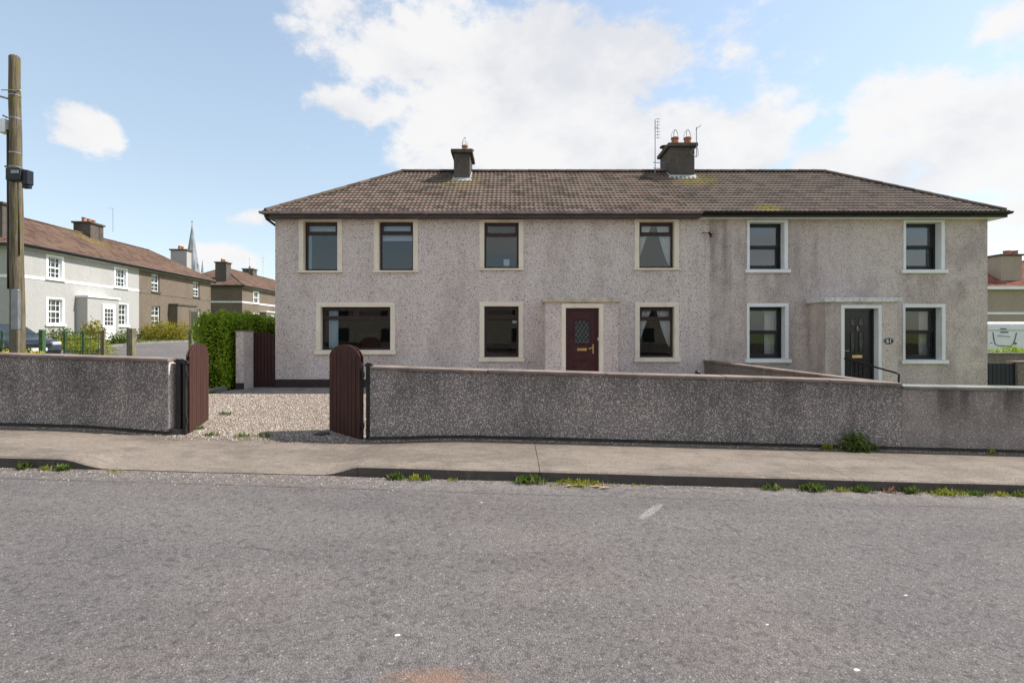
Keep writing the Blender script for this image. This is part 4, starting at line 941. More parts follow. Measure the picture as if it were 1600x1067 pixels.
# hedge
hd = root('hedge', (-8.4, 16, .4), 'clipped bright green privet hedge beside the driveway and side gate', 'hedge')
mb = MB(); mb.box(-8.48, -7.80, 13.95, 21.6, .3, 2.28); mb.build('twigs', 'hedge_core', hd)
def box_surface(n, x0, x1, y0, y1, z0, z1, jit):
    P = []; A_ = [((y1-y0)*(z1-z0), 0), ((y1-y0)*(z1-z0), 1), ((x1-x0)*(z1-z0), 2), ((x1-x0)*(z1-z0), 3), ((x1-x0)*(y1-y0), 4)]
    tot = sum(a for a, _ in A_)
    for a, k in A_:
        m_ = int(n*a/tot); x = rng.uniform(x0, x1, m_); y = rng.uniform(y0, y1, m_); z = rng.uniform(z0, z1, m_); j = rng.normal(0, jit, m_)
        if k == 0: x = x0+j
        if k == 1: x = x1+j
        if k == 2: y = y0+j
        if k == 3: y = y1+j
        if k == 4: z = z1+j
        P.append(np.stack([x, y, z], 1))
    P = np.concatenate(P)
    c = np.array([(x0+x1)/2, (y0+y1)/2, z1]); h = np.array([(x1-x0)/2, (y1-y0)/2])
    # soften the arrises and push clumps in and out
    top = np.clip((P[:, 2]-(z1-.45))/.45, 0, 1)
    P[:, 0] = c[0]+(P[:, 0]-c[0])*(1-.18*top**2)
    k = .05*np.sin(P[:, 0]*7+P[:, 2]*5)+.05*np.sin(P[:, 1]*5.3+P[:, 2]*8+1)+.04*np.sin(P[:, 1]*11+P[:, 0]*13)
    d_ = P-np.array([c[0], c[1], z0+(z1-z0)*.5]); P += d_/np.linalg.norm(d_, axis=1)[:, None]*k[:, None]*np.array([1, 1, 1])
    return P
P = np.concatenate([box_surface(26000, -8.55, -7.74, 13.8, 16.0, .42, 2.42, .05), box_surface(13000, -8.55, -7.74, 15.8, 21.7, 1.3, 2.40, .06)])
leaves('foliage', P, .062, 'leaf_hedge', hd, 'stuff')
# ------------------------------------------------------------------ terrace on the left and the far terrace
def grid_window(par, x0, x1, zb, zt, nx, nz, fm='white', sur=.12, sill=True):
    fr = MB(); frame(fr, x0, x1, zb, zt, .10, .17, .07); 
    for k in range(1, nx): q = x0+(x1-x0)*k/nx; fr.box(q-.015, q+.015, .105, .15, zb+.07, zt-.07)
    for k in range(1, nz):
        q = zb+(zt-zb)*k/nz; h = .04 if (k == nz//2) else .015; fr.box(x0+.07, x1-.07, .104, .151, q-h, q+h)
    wn = fr.build('window', fm, par, local=True)
    g = MB(); g.quad((x0+.06, .13, zb+.06), (x1-.06, .13, zb+.06), (x1-.06, .13, zt-.06), (x0+.06, .13, zt-.06)); g.build('pane', 'glass', wn, local=True)
    if sur:
        s = MB(); s.box(x0-sur, x0, -.02, .1, zb, zt); s.box(x1, x1+sur, -.02, .1, zb, zt); s.box(x0-sur, x1+sur, -.0205, .1, zt, zt+sur*.5); s.build('surround', 'white', wn, local=True)
    s = MB(); s.box(x0-sur-.06, x1+sur+.06, -.08, .11, zb-.13, zb); s.build('sill', fm if sill else 'cement_dark', wn, local=True, bevel=.01)
def bg_house(label, origin, ang, x0, x1, dep, ze, wins, wallm, band, trimw, porch, chims, hipL, hipR, roof_rows=14, group=None, nxz=(3, 4), bandm='white', hl_roof=True, tilem='tile_far', xr=None):
    r = root('house', origin, label, 'house', group, rotz=ang); zg = -1.0
    holes = [(a, b, c, d_) for a, b, c, d_ in wins]
    mb = MB(); wall_with_holes(mb, x0, x1, zg, ze, 0, holes, .14, .01 if trimw else 0); mb.quad((x0, dep, zg), (x0, 0, zg), (x0, 0, ze), (x0, dep, ze)); mb.quad((x1, 0, zg), (x1, dep, zg), (x1, dep, ze), (x1, 0, ze)); mb.quad((x1, dep, zg), (x0, dep, zg), (x0, dep, ze), (x1, dep, ze)); mb.build('walls', wallm, r, local=True)
    mb = MB(); mb.box(x0+.2, x1-.2, .8, .82, zg, ze-.1); mb.build('rooms', 'interior', r, local=True)
    for (a, b, c, d_) in wins: grid_window(r, a, b, c, d_, nxz[0], nxz[1], 'white', trimw, trimw > 0)
    if band:
        mb = MB(); segs_ = sorted([(a-trimw, b+trimw) for a, b, c, d_ in wins if c > 2]); cur = x0
        for a, b in segs_+[(x1, x1)]:
            if a > cur+.01: mb.box(cur, a, -.022, 0.0, band, band+.15)
            cur = b
        mb.box(x0-.022, x0, -.022, dep, band, band+.15); mb.build('string_course', bandm, r, local=True)
    if porch:
        a, b, da, db, dm = porch; zt = 2.62
        mb = MB(); mb.box(a, b, -.65, 0, zg, zt); mb.build('porch', wallm, r, local=True)
        mb = MB(); mb.box(a-.05, b+.05, -.72, 0, zt, zt+.12); mb.build('porch_canopy', bandm if trimw else 'cement_dark', r, local=True, bevel=.01)
        mb = MB(); frame(mb, da, db, .1, 2.3, -.70, -.652, .09); dr = mb.build('door', 'white' if trimw else 'dash_brown', r, local=True)
        mb = MB(); mb.box(da+.09, db-.09, -.68, -.651, .1, 2.21); mb.build('door_leaf', dm, dr, local=True)
        if dm == 'white':
            mb = MB()
            for i in range(3):
                for j in range(4):
                    wd = (db-da-.34)/3; mb.box(da+.17+i*wd+.02, da+.17+(i+1)*wd-.02, -.685, -.679, 1.0+j*.26, 1.0+j*.26+.22)
            mb.build('door_glass', 'glass_dark', dr, local=True)
    o = .33; run = dep/2+o; rs = 2.18
    roof(r, x0-(o if hipL else 0), x1+(o if hipR else 0), -o, dep+o, ze+.03, rs, tilem, hipL, hipR, roof_rows, indiv=False, local=True, seg=4)
    mb = MB(); mb.box(x0-(o if hipL else 0), x1+(o if hipR else 0), -o+.02, -o+.05, ze-.14, ze+.03)
    if hipL: mb.box(x0-o, x0-o+.03, -o+.05, dep+o, ze-.14, ze+.03)
    mb.build('fascia', 'black', r, local=True)
    mb = MB(); mb.box(x0-(o if hipL else 0)+.03, x1+(o if hipR else 0), -o+.05, dep+o-.05, ze-.12, ze-.1); mb.build('soffit', 'white', r, local=True)
    mb = MB(); mb.tube([(x0-(o if hipL else 0), -o-.03, ze-.0), (x1+(o if hipR else 0), -o-.03, ze-.0)], .055, 6); mb.build('gutter', 'black', r, local=True)
    for (cx, cy, wx_, wy_, zt, m_, np_) in chims:
        pots = [(cx+(k-(np_-1)/2)*.45, cy, .3, .12) for k in range(np_)]
        chimney(r, cx-wx_/2, cx+wx_/2, cy-wy_/2, cy+wy_/2, zt, 6.0, pots, flash=False, local=True, m=m_, cages=False)
    return r
TA = math.atan2(1, -.084); GZ = 1.40; O1 = (-25.27, 26.3)
def along(p):   # distance along the front for a photographed column
    Dp = 23.07/((800-p)/800-.084); return (Dp-26.3)*math.hypot(1, .084)
def ww(p0, p1, zb, zt): return (along(p0), along(p1), zb-GZ, zt-GZ)
e1 = along(217)
w_white = [ww(75, 96, 4.95, 6.15), ww(180.5, 196.5, 4.95, 6.15), ww(75, 97, 2.42, 3.80), ww(180.5, 198, 2.42, 3.80)]
bg_house('white rendered terrace house with white grid windows and a white string course, behind the pole', (O1[0], O1[1], GZ), TA, 0, e1, 6.6, 6.46-GZ, w_white, 'dash_white', 4.78-GZ, .16, (along(118), along(118)+2.7, along(146)-.25, along(166)-.25, 'white'),
         [(e1, 3.3, 1.25, 1.1, 8.1, 'dash_chimney', 3), (.55, 1.7, .6, 1.3, 7.3, 'dash_chimney', 0)], True, False)
e2 = along(329)
w_br = [ww(236.5, 249, 4.95, 6.2), ww(301.5, 311.5, 4.95, 6.2), ww(236.5, 250, 2.42, 3.9), ww(303, 313, 2.42, 3.9)]
bg_house('brown rendered terrace house joined to the far end of the white one', (O1[0], O1[1], GZ), TA, e1+.003, e2, 6.6, 6.46-GZ, w_br, 'dash_brown', 4.72-GZ, 0, (along(263.4), along(263.4)+2.7, along(284)-.1, along(296)-.1, 'door_black'),
         [(e2-.4, 2.3, .75, 1.35, 7.8, 'dash_white', 2)], False, True, nxz=(2, 4), bandm='dash_brown')
# far terrace: gable end faces the camera
O3 = (-27.3, 51.8); ang3 = math.atan2(1, -.06)
w3 = [(2.6, 3.8, 3.55, 4.75), (9.3, 10.5, 3.55, 4.75), (2.6, 3.8, 1.0, 2.4), (9.3, 10.5, 1.0, 2.4)]
bg_house('far brown house with white string course and two chimneys, beyond the hedge', (O3[0], O3[1], 1.5), ang3, 0, 20, 7.0, 5.13, w3, 'dash_brown', 3.42, .1, (4.2, 7.0, 5.2, 6.1, 'white'),
         [(.9, 2.3, 1.0, 1.1, 7.6, 'dash_chimney', 2), (9.9, 3.6, 1.1, 1.2, 8.0, 'dash_chimney', 1)], True, True, nxz=(2, 2))
aerial('thin aerial beside the chimney of the white terrace house', PX(176.5, 36), 36, PZ(362, 36), PZ(325, 36), [((PX(170, 36), 36, PZ(325, 36)), (PX(177, 36), 36, PZ(327, 36)))])
aerial('thin aerial left of the far brown house rear chimney', PX(389.5, 60), 60, PZ(428, 60), PZ(403, 60), [((PX(388, 60), 60, PZ(404, 60)), (PX(391, 60), 60, PZ(404, 60)))])
aerial('thin aerial right of the far brown house rear chimney', PX(411, 62), 62, PZ(430, 62), PZ(402, 62), [((PX(409, 62), 62, PZ(403, 62)), (PX(413, 62), 62, PZ(403, 62))), ((PX(409.5, 62), 62, PZ(409, 62)), (PX(412.5, 62), 62, PZ(409, 62)))])
# church spire
sp = root('church_spire', (PX(300, 220), 220, 1), 'slender grey stone church spire rising far behind the terrace roofs', 'church spire')
sx, sy = PX(300.5, 220), 220
def cone(mb, x, y, z0, z1, r0, r1, n=8): mb.tube([(x, y, z0), (x, y, z1)], [r0, r1], n)
mb = MB(); zt = PZ(352, 220); zb = PZ(425, 220); cone(mb, sx-.1, sy, zb, zt, 3.0, .15); mb.build('steeple', 'spire', sp)
mb = MB(); mb.box(sx-3.4, sx+3.4, sy-3.4, sy+3.4, 0, zb); mb.build('tower', 'spire', sp)
mb = MB()
for ox, oy in ((-2.7, -2.7), (2.7, -2.7), (2.7, 2.7), (-2.7, 2.7)): cone(mb, sx+ox, sy+oy, zb-2, zb+5.5, .8, .05, 6)
mb.build('pinnacle', 'spire', sp)
mb = MB()
for ox, oy in ((0, -2.1), (2.1, 0)):
    mb.prism([(sx+ox-.6, sy+oy-.3, zb+1), (sx+ox+.6, sy+oy-.3, zb+1), (sx+ox+.6, sy+oy-.3, zb+3), (sx+ox, sy+oy-.3, zb+4.5), (sx+ox-.6, sy+oy-.3, zb+3)], (0, .8, 0))
mb.build('lucarne', 'spire', sp)
mb = MB(); mb.tube([(sx-.1, sy, zt), (sx-.1, sy, zt+2.2)], .12, 5); mb.tube([(sx-.7, sy, zt+1.5), (sx+.5, sy, zt+1.5)], .1, 5); mb.build('cross', 'spire', sp)
# ------------------------------------------------------------------ utility pole
PY_ = 12.0
pz0 = float(terrain(np.array(-11.6), np.array(12.)))
up = root('utility_pole', (PX(28, PY_), PY_, pz0), 'tall weathered wooden utility pole rising behind the left garden wall', 'utility pole')
cb = (PX(28.5, PY_), PX(22.5, PY_)); zt = PZ(90, PY_)
def pc(z): return cb[0]+(cb[1]-cb[0])*(z-.6)/(zt-.6)
mb = MB(); pts = []; rs = []
for k in range(30):
    z = pz0-.2+(zt-pz0+.2)*k/29; pts.append((pc(z)+.006*math.sin(k*.9), PY_, z)); rs.append(.15-.045*k/29+random.uniform(-.002, .002))
pts += [(pc(zt), PY_, zt+.03), (pc(zt), PY_, zt+.045)]; rs += [.085, .02]
mb.tube(pts, rs, 16); mb.build('shaft', 'pole', up, smooth=True)
mb = MB(); xx_ = lambda z: pc(z)-.1
mb.tube([(xx_(PZ(205, PY_)), PY_-.08, PZ(205, PY_)), (xx_(4.)-.02, PY_-.08, 4.), (xx_(PZ(452, PY_))-.01, PY_-.1, PZ(452, PY_))], .022, 6)
mb.tube([(pc(6)+.11, PY_-.05, PZ(275, PY_)), (pc(4)+.125, PY_-.06, PZ(400, PY_))], .012, 6); mb.build('cable', 'black', up, smooth=True)
mb = MB(); mb.box(PX(17.5, 11.8), PX(29, 11.8), 11.78, 11.86, PZ(516, 11.8), PZ(452, 11.8)); mb.build('cable_guard', 'steel', up, bevel=.02)
mb = MB(); mb.box(PX(17.5, 11.8), PX(29, 11.8), 11.785, 11.855, PZ(560, 11.8)-.3, PZ(516, 11.8)-.002); mb.build('guard_base', 'post_wood', up, bevel=.02)
mb = MB()
for (pa, pb, ya, yb) in ((28, 37, 146, 144), (1, 18, 152, 157), (10, 16, 183, 186), (13, 20, 262, 262)):
    mb.tube([(PX(pa, PY_), PY_-.08, PZ(ya, PY_)), (PX(pb, PY_), PY_-.08, PZ(yb, PY_))], .022, 6)
mb.tube([(PX(13, PY_), PY_-.16, PZ(146, PY_)), (PX(31, PY_), PY_-.16, PZ(146, PY_))], .012, 6)
mb.build('step_bolt', 'steel', up)
mb = MB(); mb.box(PX(2.5, PY_), PX(14, PY_), PY_-.1, PY_+.08, PZ(209, PY_), PZ(188, PY_)); mb.build('junction_box', 'white', up, bevel=.01)
mb = MB(); mb.box(PX(20, 11.8), PX(43, 11.8), 11.62, 11.84, PZ(285, 11.8), PZ(266, 11.8)); mb.box(PX(42, 11.8), PX(52, 11.8), 11.66, 11.82, PZ(291, 11.8), PZ(268, 11.8)); mb.box(PX(40, 11.8), PX(51, 11.8), 11.7, 11.8, PZ(296, 11.8), PZ(290, 11.8)); mb.build('splice_box', 'navy', up, bevel=.02)
mb = MB(); mb.box(PX(30, 11.8), PX(41, 11.8), 11.6, 11.62, PZ(275, 11.8), PZ(270, 11.8)); mb.build('splice_label', 'steel', up)
for z in (PZ(262, PY_), PZ(186, PY_), PZ(240, PY_), PZ(150, PY_)):
    mb = MB(); rr = .155-.045*(z-pz0)/(zt-pz0); mb.tube([(pc(z), PY_, z-.015), (pc(z), PY_, z+.015)], rr, 16); mb.build('strap', 'steel', up)
# ------------------------------------------------------------------ parked car beyond the wall
def car():
    zc = .86
    fc = Vector((-17.55, 19.0)); hd_ = Vector((.97, -.243)); th = math.atan2(hd_.y, hd_.x)
    ctr = fc-hd_*2.0
    r = root('parked_car', (ctr.x, ctr.y, zc), 'dark blue parked car with its nose showing beyond the green railings', 'car', rotz=th)
    # side profile (x forward, z up), mirrored and pinched towards roof and ends
    body = [(-2.0, .45), (-1.98, .85), (-1.85, .98), (-.2, 1.0), (1.05, .95), (1.75, .80), (1.97, .62), (2.0, .42), (1.9, .25), (-1.9, .25)]
    def loft(prof, wfun, name, m, ny=6):
        mb = MB(); n = len(prof); W_ = [-1, -.97, -.8, 0, .8, .97, 1]
        for q in W_:
            sc = 1-(.04 if abs(q) == 1 else (.012 if abs(q) == .97 else 0)); sx_ = 1-.05*abs(q)**4
            for (x, z) in prof: mb.v.append((x*sx_, q*wfun(x, z), .6+(z-.6)*sc))
        for i in range(len(W_)-1):
            for k in range(n): mb.f.append((i*n+k, i*n+(k+1) % n, (i+1)*n+(k+1) % n, (i+1)*n+k))
        mb.f.append(tuple(range(n))[::-1]); mb.f.append(tuple((len(W_)-1)*n+k for k in range(n)))
        return mb.build(name, m, r, local=True, smooth=False, bevel=.03)
    loft(body, lambda x, z: .86-.03*max(0, z-.6), 'body', 'car_paint')
    cabin = [(-1.75, .97), (-1.3, 1.36), (-.4, 1.42), (.25, 1.38), (1.0, .95)]
    def cw_(x, z): return .80-.32*max(0, z-.97)
    loft(cabin, cw_, 'windows', 'glass_dark')
    rf = MB(); rf.hexa([(-1.32, -.66, 1.37), (.24, -.66, 1.38), (.24, .66, 1.38), (-1.32, .66, 1.37), (-1.2, -.6, 1.44), (.15, -.6, 1.43), (.15, .6, 1.43), (-1.2, .6, 1.44)]); rf.build('roof', 'car_paint', r, local=True, bevel=.03)
    for sy_ in (-1, 1):
        h = MB(); h.hexa([(1.78, sy_*.5, .60), (1.78, sy_*.82, .60), (1.5, sy_*.85, .64), (1.6, sy_*.5, .64), (1.9, sy_*.5, .64), (1.84, sy_*.8, .66), (1.55, sy_*.83, .8), (1.7, sy_*.5, .79)]) if False else h.box(1.80, 1.955, min(sy_*.48, sy_*.80), max(sy_*.48, sy_*.80), .62, .75)
        h.build('headlight', 'lamp_glass', r, local=True, bevel=.03)
        mr = MB(); mr.box(.55, .68, min(sy_*.86, sy_*1.02), max(sy_*.86, sy_*1.02), .98, 1.1); mr.build('mirror', 'car_paint', r, local=True, bevel=.02)
        for sx_ in (-1.25, 1.25):
            w_ = MB(); w_.tube([(sx_, sy_*.66, .31), (sx_, sy_*.87, .31)], .31, 20); wo = w_.build('wheel', 'tyre', r, local=True)
            w_ = MB(); w_.tube([(sx_, sy_*.86, .31), (sx_, sy_*.885, .31)], .2, 12); w_.build('rim', 'steel', wo, local=True)
    g = MB(); g.box(1.93, 1.985, -.42, .42, .55, .68); g.build('grille', 'black', r, local=True)
    g = MB(); g.box(1.95, 2.01, -.7, .7, .3, .38); g.build('lower_grille', 'black', r, local=True)
    g = MB(); g.box(1.985, 2.03, -.26, .26, .42, .53); g.build('number_plate', 'white', r, local=True)
car()
# ------------------------------------------------------------------ railings and posts of the green beyond
RY = 18.0
def T(x, y): return float(terrain(np.array(float(x)), np.array(float(y))))
def iron_post(px_, w_, top, label, D=RY, m='green_iron', cat='fence post', name='fence_post'):
    x = PX(px_, D); z0 = T(x, D); mb = MB(); mb.box(x-w_/2, x+w_/2, D-w_/2, D+w_/2, z0-.1, PZ(top, D)); return tag(mb.build(name, m, bevel=.01), label, cat)
iron_post(66, .14, 515, 'green square iron post right of the pole and in front of the car')
iron_post(205.5, .2, 513, 'lichened square post standing alone right of the railings', 17.5, 'post_wood')
iron_post(298.5, .14, 515, 'lichened post at the left edge of the hedge', 22, 'post_wood')
rg = root('railing', (PX(130, RY), RY, T(-15, RY)), 'green vertical bar railing panel beyond the left garden wall', 'railing')
xa, xb, zb0 = PX(101, RY), PX(158, RY), T(-15, RY)
for p in (101, 130, 159, 162.5):
    x = PX(p, RY); mb = MB(); mb.box(x-.03, x+.03, RY-.03, RY+.03, zb0-.1, PZ(516, RY)); mb.build('railing_post', 'post_wood' if p > 150 else 'green_iron', rg, bevel=.004)
for py in (519, 530, 548):
    mb = MB(); mb.tube([(xa, RY, PZ(py, RY)), (xb, RY, PZ(py, RY))], .012, 6); mb.build('rail', 'green_iron', rg)
for k in range(1, 14):
    x = xa+(xb-xa)*k/14; mb = MB(); mb.tube([(x, RY, zb0), (x, RY, PZ(517.5, RY))], .008, 5); mb.build('bar', 'green_iron', rg)
rg2 = root('railing', (PX(20, RY), RY, T(-17.5, RY)), 'green two-rail fence behind the foot of the utility pole', 'railing')
for py in (521, 532, 543):
    mb = MB(); mb.tube([(PX(-60, RY), RY, PZ(py, RY)), (PX(64, RY), RY, PZ(py, RY))], .014, 6); mb.build('rail', 'green_iron', rg2)
for p in (-58, 4):
    x = PX(p, RY); mb = MB(); mb.box(x-.03, x+.03, RY-.03, RY+.03, zb0-.1, PZ(517, RY)); mb.build('railing_post', 'green_iron', rg2)
# shrubs
def shrub(px_, D, w_, h, dep, m, n, label, size=.07, name='shrub', cat='shrub', z0=None, spiky=0):
    x = PX(px_, D); z0 = T(x, D) if z0 is None else z0; r = root(name, (x, D, z0), label, cat)
    th = rng.random(n)*2*np.pi; ph = np.arccos(rng.uniform(-.25, 1, n)); rr = (rng.random(n)**.35)
    k = 1+.16*np.sin(th*3+ph*4)+.10*np.sin(th*7+ph*9+1)
    P = np.stack([x+np.cos(th)*np.sin(ph)*rr*k*w_/2, D+np.sin(th)*np.sin(ph)*rr*k*dep/2, z0+h*.2+np.cos(ph)*rr*k*h*.78], 1)
    P[:, 2] = np.maximum(P[:, 2], z0+.02)
    leaves('foliage', P, size, m, r, 'stuff', upbias=spiky)
    mb = MB()
    for a in range(6):
        t_ = a*1.05; mb.tube([(x, D, z0-.05), (x+math.cos(t_)*w_*.15, D+math.sin(t_)*dep*.15, z0+h*.35), (x+math.cos(t_)*w_*.3, D+math.sin(t_)*dep*.3, z0+h*.65)], [.02, .014, .006], 5)
    mb.build('stem', 'bark', r)
    return r
shrub(250, 34, 2.6, 1.35, 1.8, 'leaf_gold', 2600, 'loose olive brown shrub under the brown terrace house windows', .11, spiky=1.5)
shrub(280, 33.5, 1.9, 1.25, 1.6, 'leaf_gold', 2400, 'rounded golden yellow shrub left of the hedge', .09)
shrub(228, 34, 1.2, .8, 1, 'leaf_weed', 700, 'small green shrub at the wall of the brown terrace house', .1)
shrub(145, 28.5, 1.2, 1.3, 1.2, 'leaf_gold', 900, 'straw coloured bush before the white terrace porch', .12, spiky=2)
shrub(95, 24, 1.7, 1.0, 1.2, 'leaf_weed', 1500, 'leafy green bush between the car and the white house', .1)
shrub(118, 23, 2.0, .8, 1.0, 'leaf_yellow', 1800, 'yellow green bush behind the left part of the railing panel', .08)
shrub(145, 22.5, 1.9, .72, 1.0, 'leaf_yellow', 1800, 'low yellow flowering bush behind the right part of the railing panel', .07)
shrub(190, 27, 1.2, .8, 1, 'leaf_weed', 800, 'small green bush beside the white house corner path', .1)
shrub(12, 16.5, .8, .3, .5, 'flower', 500, 'yellow flowers left of the foot of the pole', .05, 'flower_clump', 'flowers', z0=PZ(553, 16.5)-.15)
shrub(54, 16.5, .6, .3, .5, 'flower', 450, 'yellow flowers right of the foot of the pole', .05, 'flower_clump', 'flowers', z0=PZ(553, 16.5)-.15)
def tufts(n, x0, x1, y0, y1, h):
    x = rng.uniform(x0, x1, n); y = rng.uniform(y0, y1, n); z = terrain(x, y)
    return np.stack([x, y, z+h*.4], 1)
P = np.concatenate([tufts(9000, -26, -19.7, 18, 46, .12), tufts(4000, -19.5, -12, 16.5, 20, .12)])
tag(leaves('grass', P, .16, 'leaf_weed', None, 'stuff', upbias=2.5, slim=.3), 'rough grass of the front greens beyond the left wall', 'grass')
mb = MB()
mb.beam(-19.75, -19.6, 16, 50, 0, 0, 0, 0) if False else None
ys = np.linspace(14, 60, 24); kb = MB()
for a, b_ in zip(ys[:-1], ys[1:]):
    za, zc_ = T(-19.7, a)+.05, T(-19.7, b_)+.05
    kb.hexa([(-19.8, a, za-.1), (-19.6, a, za-.1), (-19.6, b_, zc_-.1), (-19.8, b_, zc_-.1), (-19.8, a, za+.1), (-19.6, a, za+.1), (-19.6, b_, zc_+.1), (-19.8, b_, zc_+.1)])
tag(kb.build('side_road_kerb', 'concrete'), kind='structure')
# ------------------------------------------------------------------ right hand background
n0 = root('house', (34, 34, 0), 'neighbouring house with red clay tiles and a white fascia beyond the right corner', 'house')
ze = PZ(452, 34)
mb = MB(); mb.box(28.5, 46, 34.3, 41, -.3, ze); mb.build('walls', 'dash_tan', n0)
mb = MB(); mb.box(28.48, 46, 34.27, 34.3, PZ(491, 34), PZ(487.5, 34)); mb.build('string_course', 'white', n0)
mb = MB(); mb.box(28.1, 46.3, 33.95, 34.27, ze, ze+.22); mb.build('fascia', 'white', n0)
mb = MB(); pit = math.atan2(2.1, 3.6); slope(mb, (0, 33.95, ze+.2), (1, 0, 0), (0, 1, 0), pit, 28.0, 46.4, 2.4, 0, math.hypot(2.1, 3.6), 14, segs=4)
slope(mb, (0, 41.2, ze+.2), (-1, 0, 0), (0, -1, 0), pit, -46.4, -28.0, 0, 2.4, math.hypot(2.1, 3.6), 14, segs=2)
mb.build('roof', 'tile_red', n0, kind='stuff')
ridge_run(n0, (28.1, 34.05, ze+.28), (36.6, 37.55, ze+2.36), 'tile_red', indiv=False); ridge_run(n0, (36.6, 37.55, ze+2.36), (46, 37.55, ze+2.36), 'tile_red', indiv=False)
mb = MB(); mb.quad((28.0, 33.95, ze+.2), (36.6, 37.55, ze+2.3), (28.0, 41.2, ze+.2)); mb.build('hip_end', 'tile_red', n0)
chimney(n0, PX(1564, 34.7), PX(1597, 34.7), 34.7, 35.9, PZ(397, 34.7), ze+1.35, [(PX(1575, 35), 35.1, .28, .2), (PX(1587, 35), 35.1, .28, .2)], flash=False, m='dash_tan', cages=False)
# motorhome
mh = root('motorhome', (24.2, 24, .0), 'white motorhome rear panel showing above the hedge at the right edge', 'motorhome')
def rbox(x0, x1, y0, y1, z0, z1, m, name, par, bev): o = MB().box(x0, x1, y0, y1, z0, z1).build(name, m, par, bevel=bev); o.modifiers['bevel'].segments = 5; return o
x0, x1 = PX(1540.5, 24), PX(1540.5, 24)+2.25; ztop = PZ(503, 24)
rbox(x0, x1, 24, 29.5, .45, ztop, 'white_gloss', 'body', mh, .16)
mb = MB(); P0 = [(1551, 519), (1552.5, 530), (1555, 538), (1560, 540), (1579, 541), (1583, 537), (1586, 529), (1588, 520)]
mb.tube([(PX(a, 24), 23.985, PZ(b, 24)) for a, b in P0], .018, 6); mb.build('rear_trim', 'grey_trim', mh, smooth=True)
mb = MB(); mb.tube([(PX(1558, 24), 23.99, PZ(524.5, 24)), (PX(1578, 24), 23.99, PZ(526, 24))], .014, 5); mb.box(PX(1563, 24), PX(1575, 24), 23.98, 24.0, PZ(520, 24), PZ(518, 24)); mb.build('rear_badge', 'grey_trim', mh)
mb = MB(); mb.box(PX(1563, 24), PX(1572, 24), 23.97, 24.01, PZ(514.5, 24), PZ(513, 24)); mb.box(PX(1585, 24), PX(1588, 24), 23.98, 24.01, PZ(538, 24), PZ(535, 24)); mb.box(PX(1547, 24), PX(1550, 24), 23.98, 24.01, PZ(536, 24), PZ(535, 24)); mb.build('rear_light', 'grey_trim', mh)
mb = MB(); mb.box(x0+.1, x1-.1, 23.985, 24.0, PZ(516.4, 24), PZ(515.8, 24)); mb.build('seam', 'grey_trim', mh)
for yy_ in (25.2, 28.4):
    for xq in (x0+.15, x1-.15):
        mb = MB(); mb.tube([(xq-.1, yy_, .33), (xq+.1, yy_, .33)], .33, 16); mb.build('wheel', 'tyre', mh)
# wall, lime hedge and dark gate on the right
lh = root('hedge', (21, 20.6, 0), 'bright lime green low hedge on top of the wall at the right edge', 'hedge')
P = np.stack([rng.uniform(PX(1557, 20.6), 26, 5000), rng.uniform(20.4, 21.0, 5000), rng.uniform(.9, PZ(544, 20.6), 5000)], 1); P[:, 2] += .06*np.sin(P[:, 0]*6)
leaves('foliage', P, .08, 'leaf_lime', lh, 'stuff')
mb = MB()
for k in range(8): xq = PX(1557, 20.6)+k*.8; mb.tube([(xq, 20.7, .2), (xq+.1, 20.7, 1.2)], .02, 5)
mb.build('stem', 'bark', lh)
bw = root('boundary_wall', (18.5, 20, 0), 'drab brown wall behind the dark side gate at the right edge', 'wall')
mb = MB(); mb.box(13.6, 27, 20, 20.2, -.3, PZ(553, 20)); mb.build('render', 'dash_divider', bw)
mb = MB(); mb.box(13.58, 27.02, 19.96, 20.24, PZ(553, 20), PZ(551, 20)); mb.build('coping', 'coping_grey', bw, bevel=.01)
board_gate('dark blue boarded gate beside the right corner of the house', (XR+.04, 14.8), (PX(1589, 14.8), 14.8), -.1, PZ(567.5, 14.8), PZ(567.4, 14.8), 9, 'side_gate', 'navy', .05)
sp_ = root('gate_pier', (PX(1598, 14.8), 14.8, -.1), 'brown pier right of the dark blue gate at the photo edge', 'pier')
mb = MB(); mb.box(PX(1590.5, 14.7), PX(1625, 14.7), 14.7, 15.0, -.3, PZ(567, 14.7)); mb.build('shaft', 'dash_divider', sp_)
mb = MB(); mb.box(PX(1589.5, 14.7), PX(1626, 14.7), 14.67, 15.03, PZ(567, 14.7), PZ(564.5, 14.7)); mb.build('pier_cap', 'coping', sp_)
# ------------------------------------------------------------------ weeds
def blades(name, x, y, z, w_, h, n, m, label, cat='weed', broad=.3, dep=None):
    dep = dep or w_*.35
    px_ = x+rng.normal(0, w_/3.2, n); py_ = y+rng.normal(0, dep/3, n); L = h*(.3+1.1*rng.random(n)**1.5)*np.exp(-((px_-x)/(w_*.7))**2)
    th = rng.random(n)*6.28; ln = rng.uniform(.15, .9, n)
    tip = np.stack([px_+np.cos(th)*L*ln, py_+np.sin(th)*L*ln*.7, z+L*np.sqrt(1-ln**2*.6)], 1); bs = np.stack([px_, py_, np.full(n, z)-.005], 1)
    mid = (tip+bs)/2; mid[:, 2] += L*.12; sd = np.stack([-np.sin(th+.6), np.cos(th+.6), np.zeros(n)], 1)*(L*broad*.5)[:, None]
    V = np.stack([bs, mid+sd, tip, mid-sd], 1).reshape(-1, 3)
    r = root(name, (x, y, z), label, cat)
    np_mesh('leaf_blades', V, np.arange(4*n).reshape(n, 4), m, r, 'stuff')
    return r
def gz_(px_): return float(road_z(PX(px_, 6.53)))
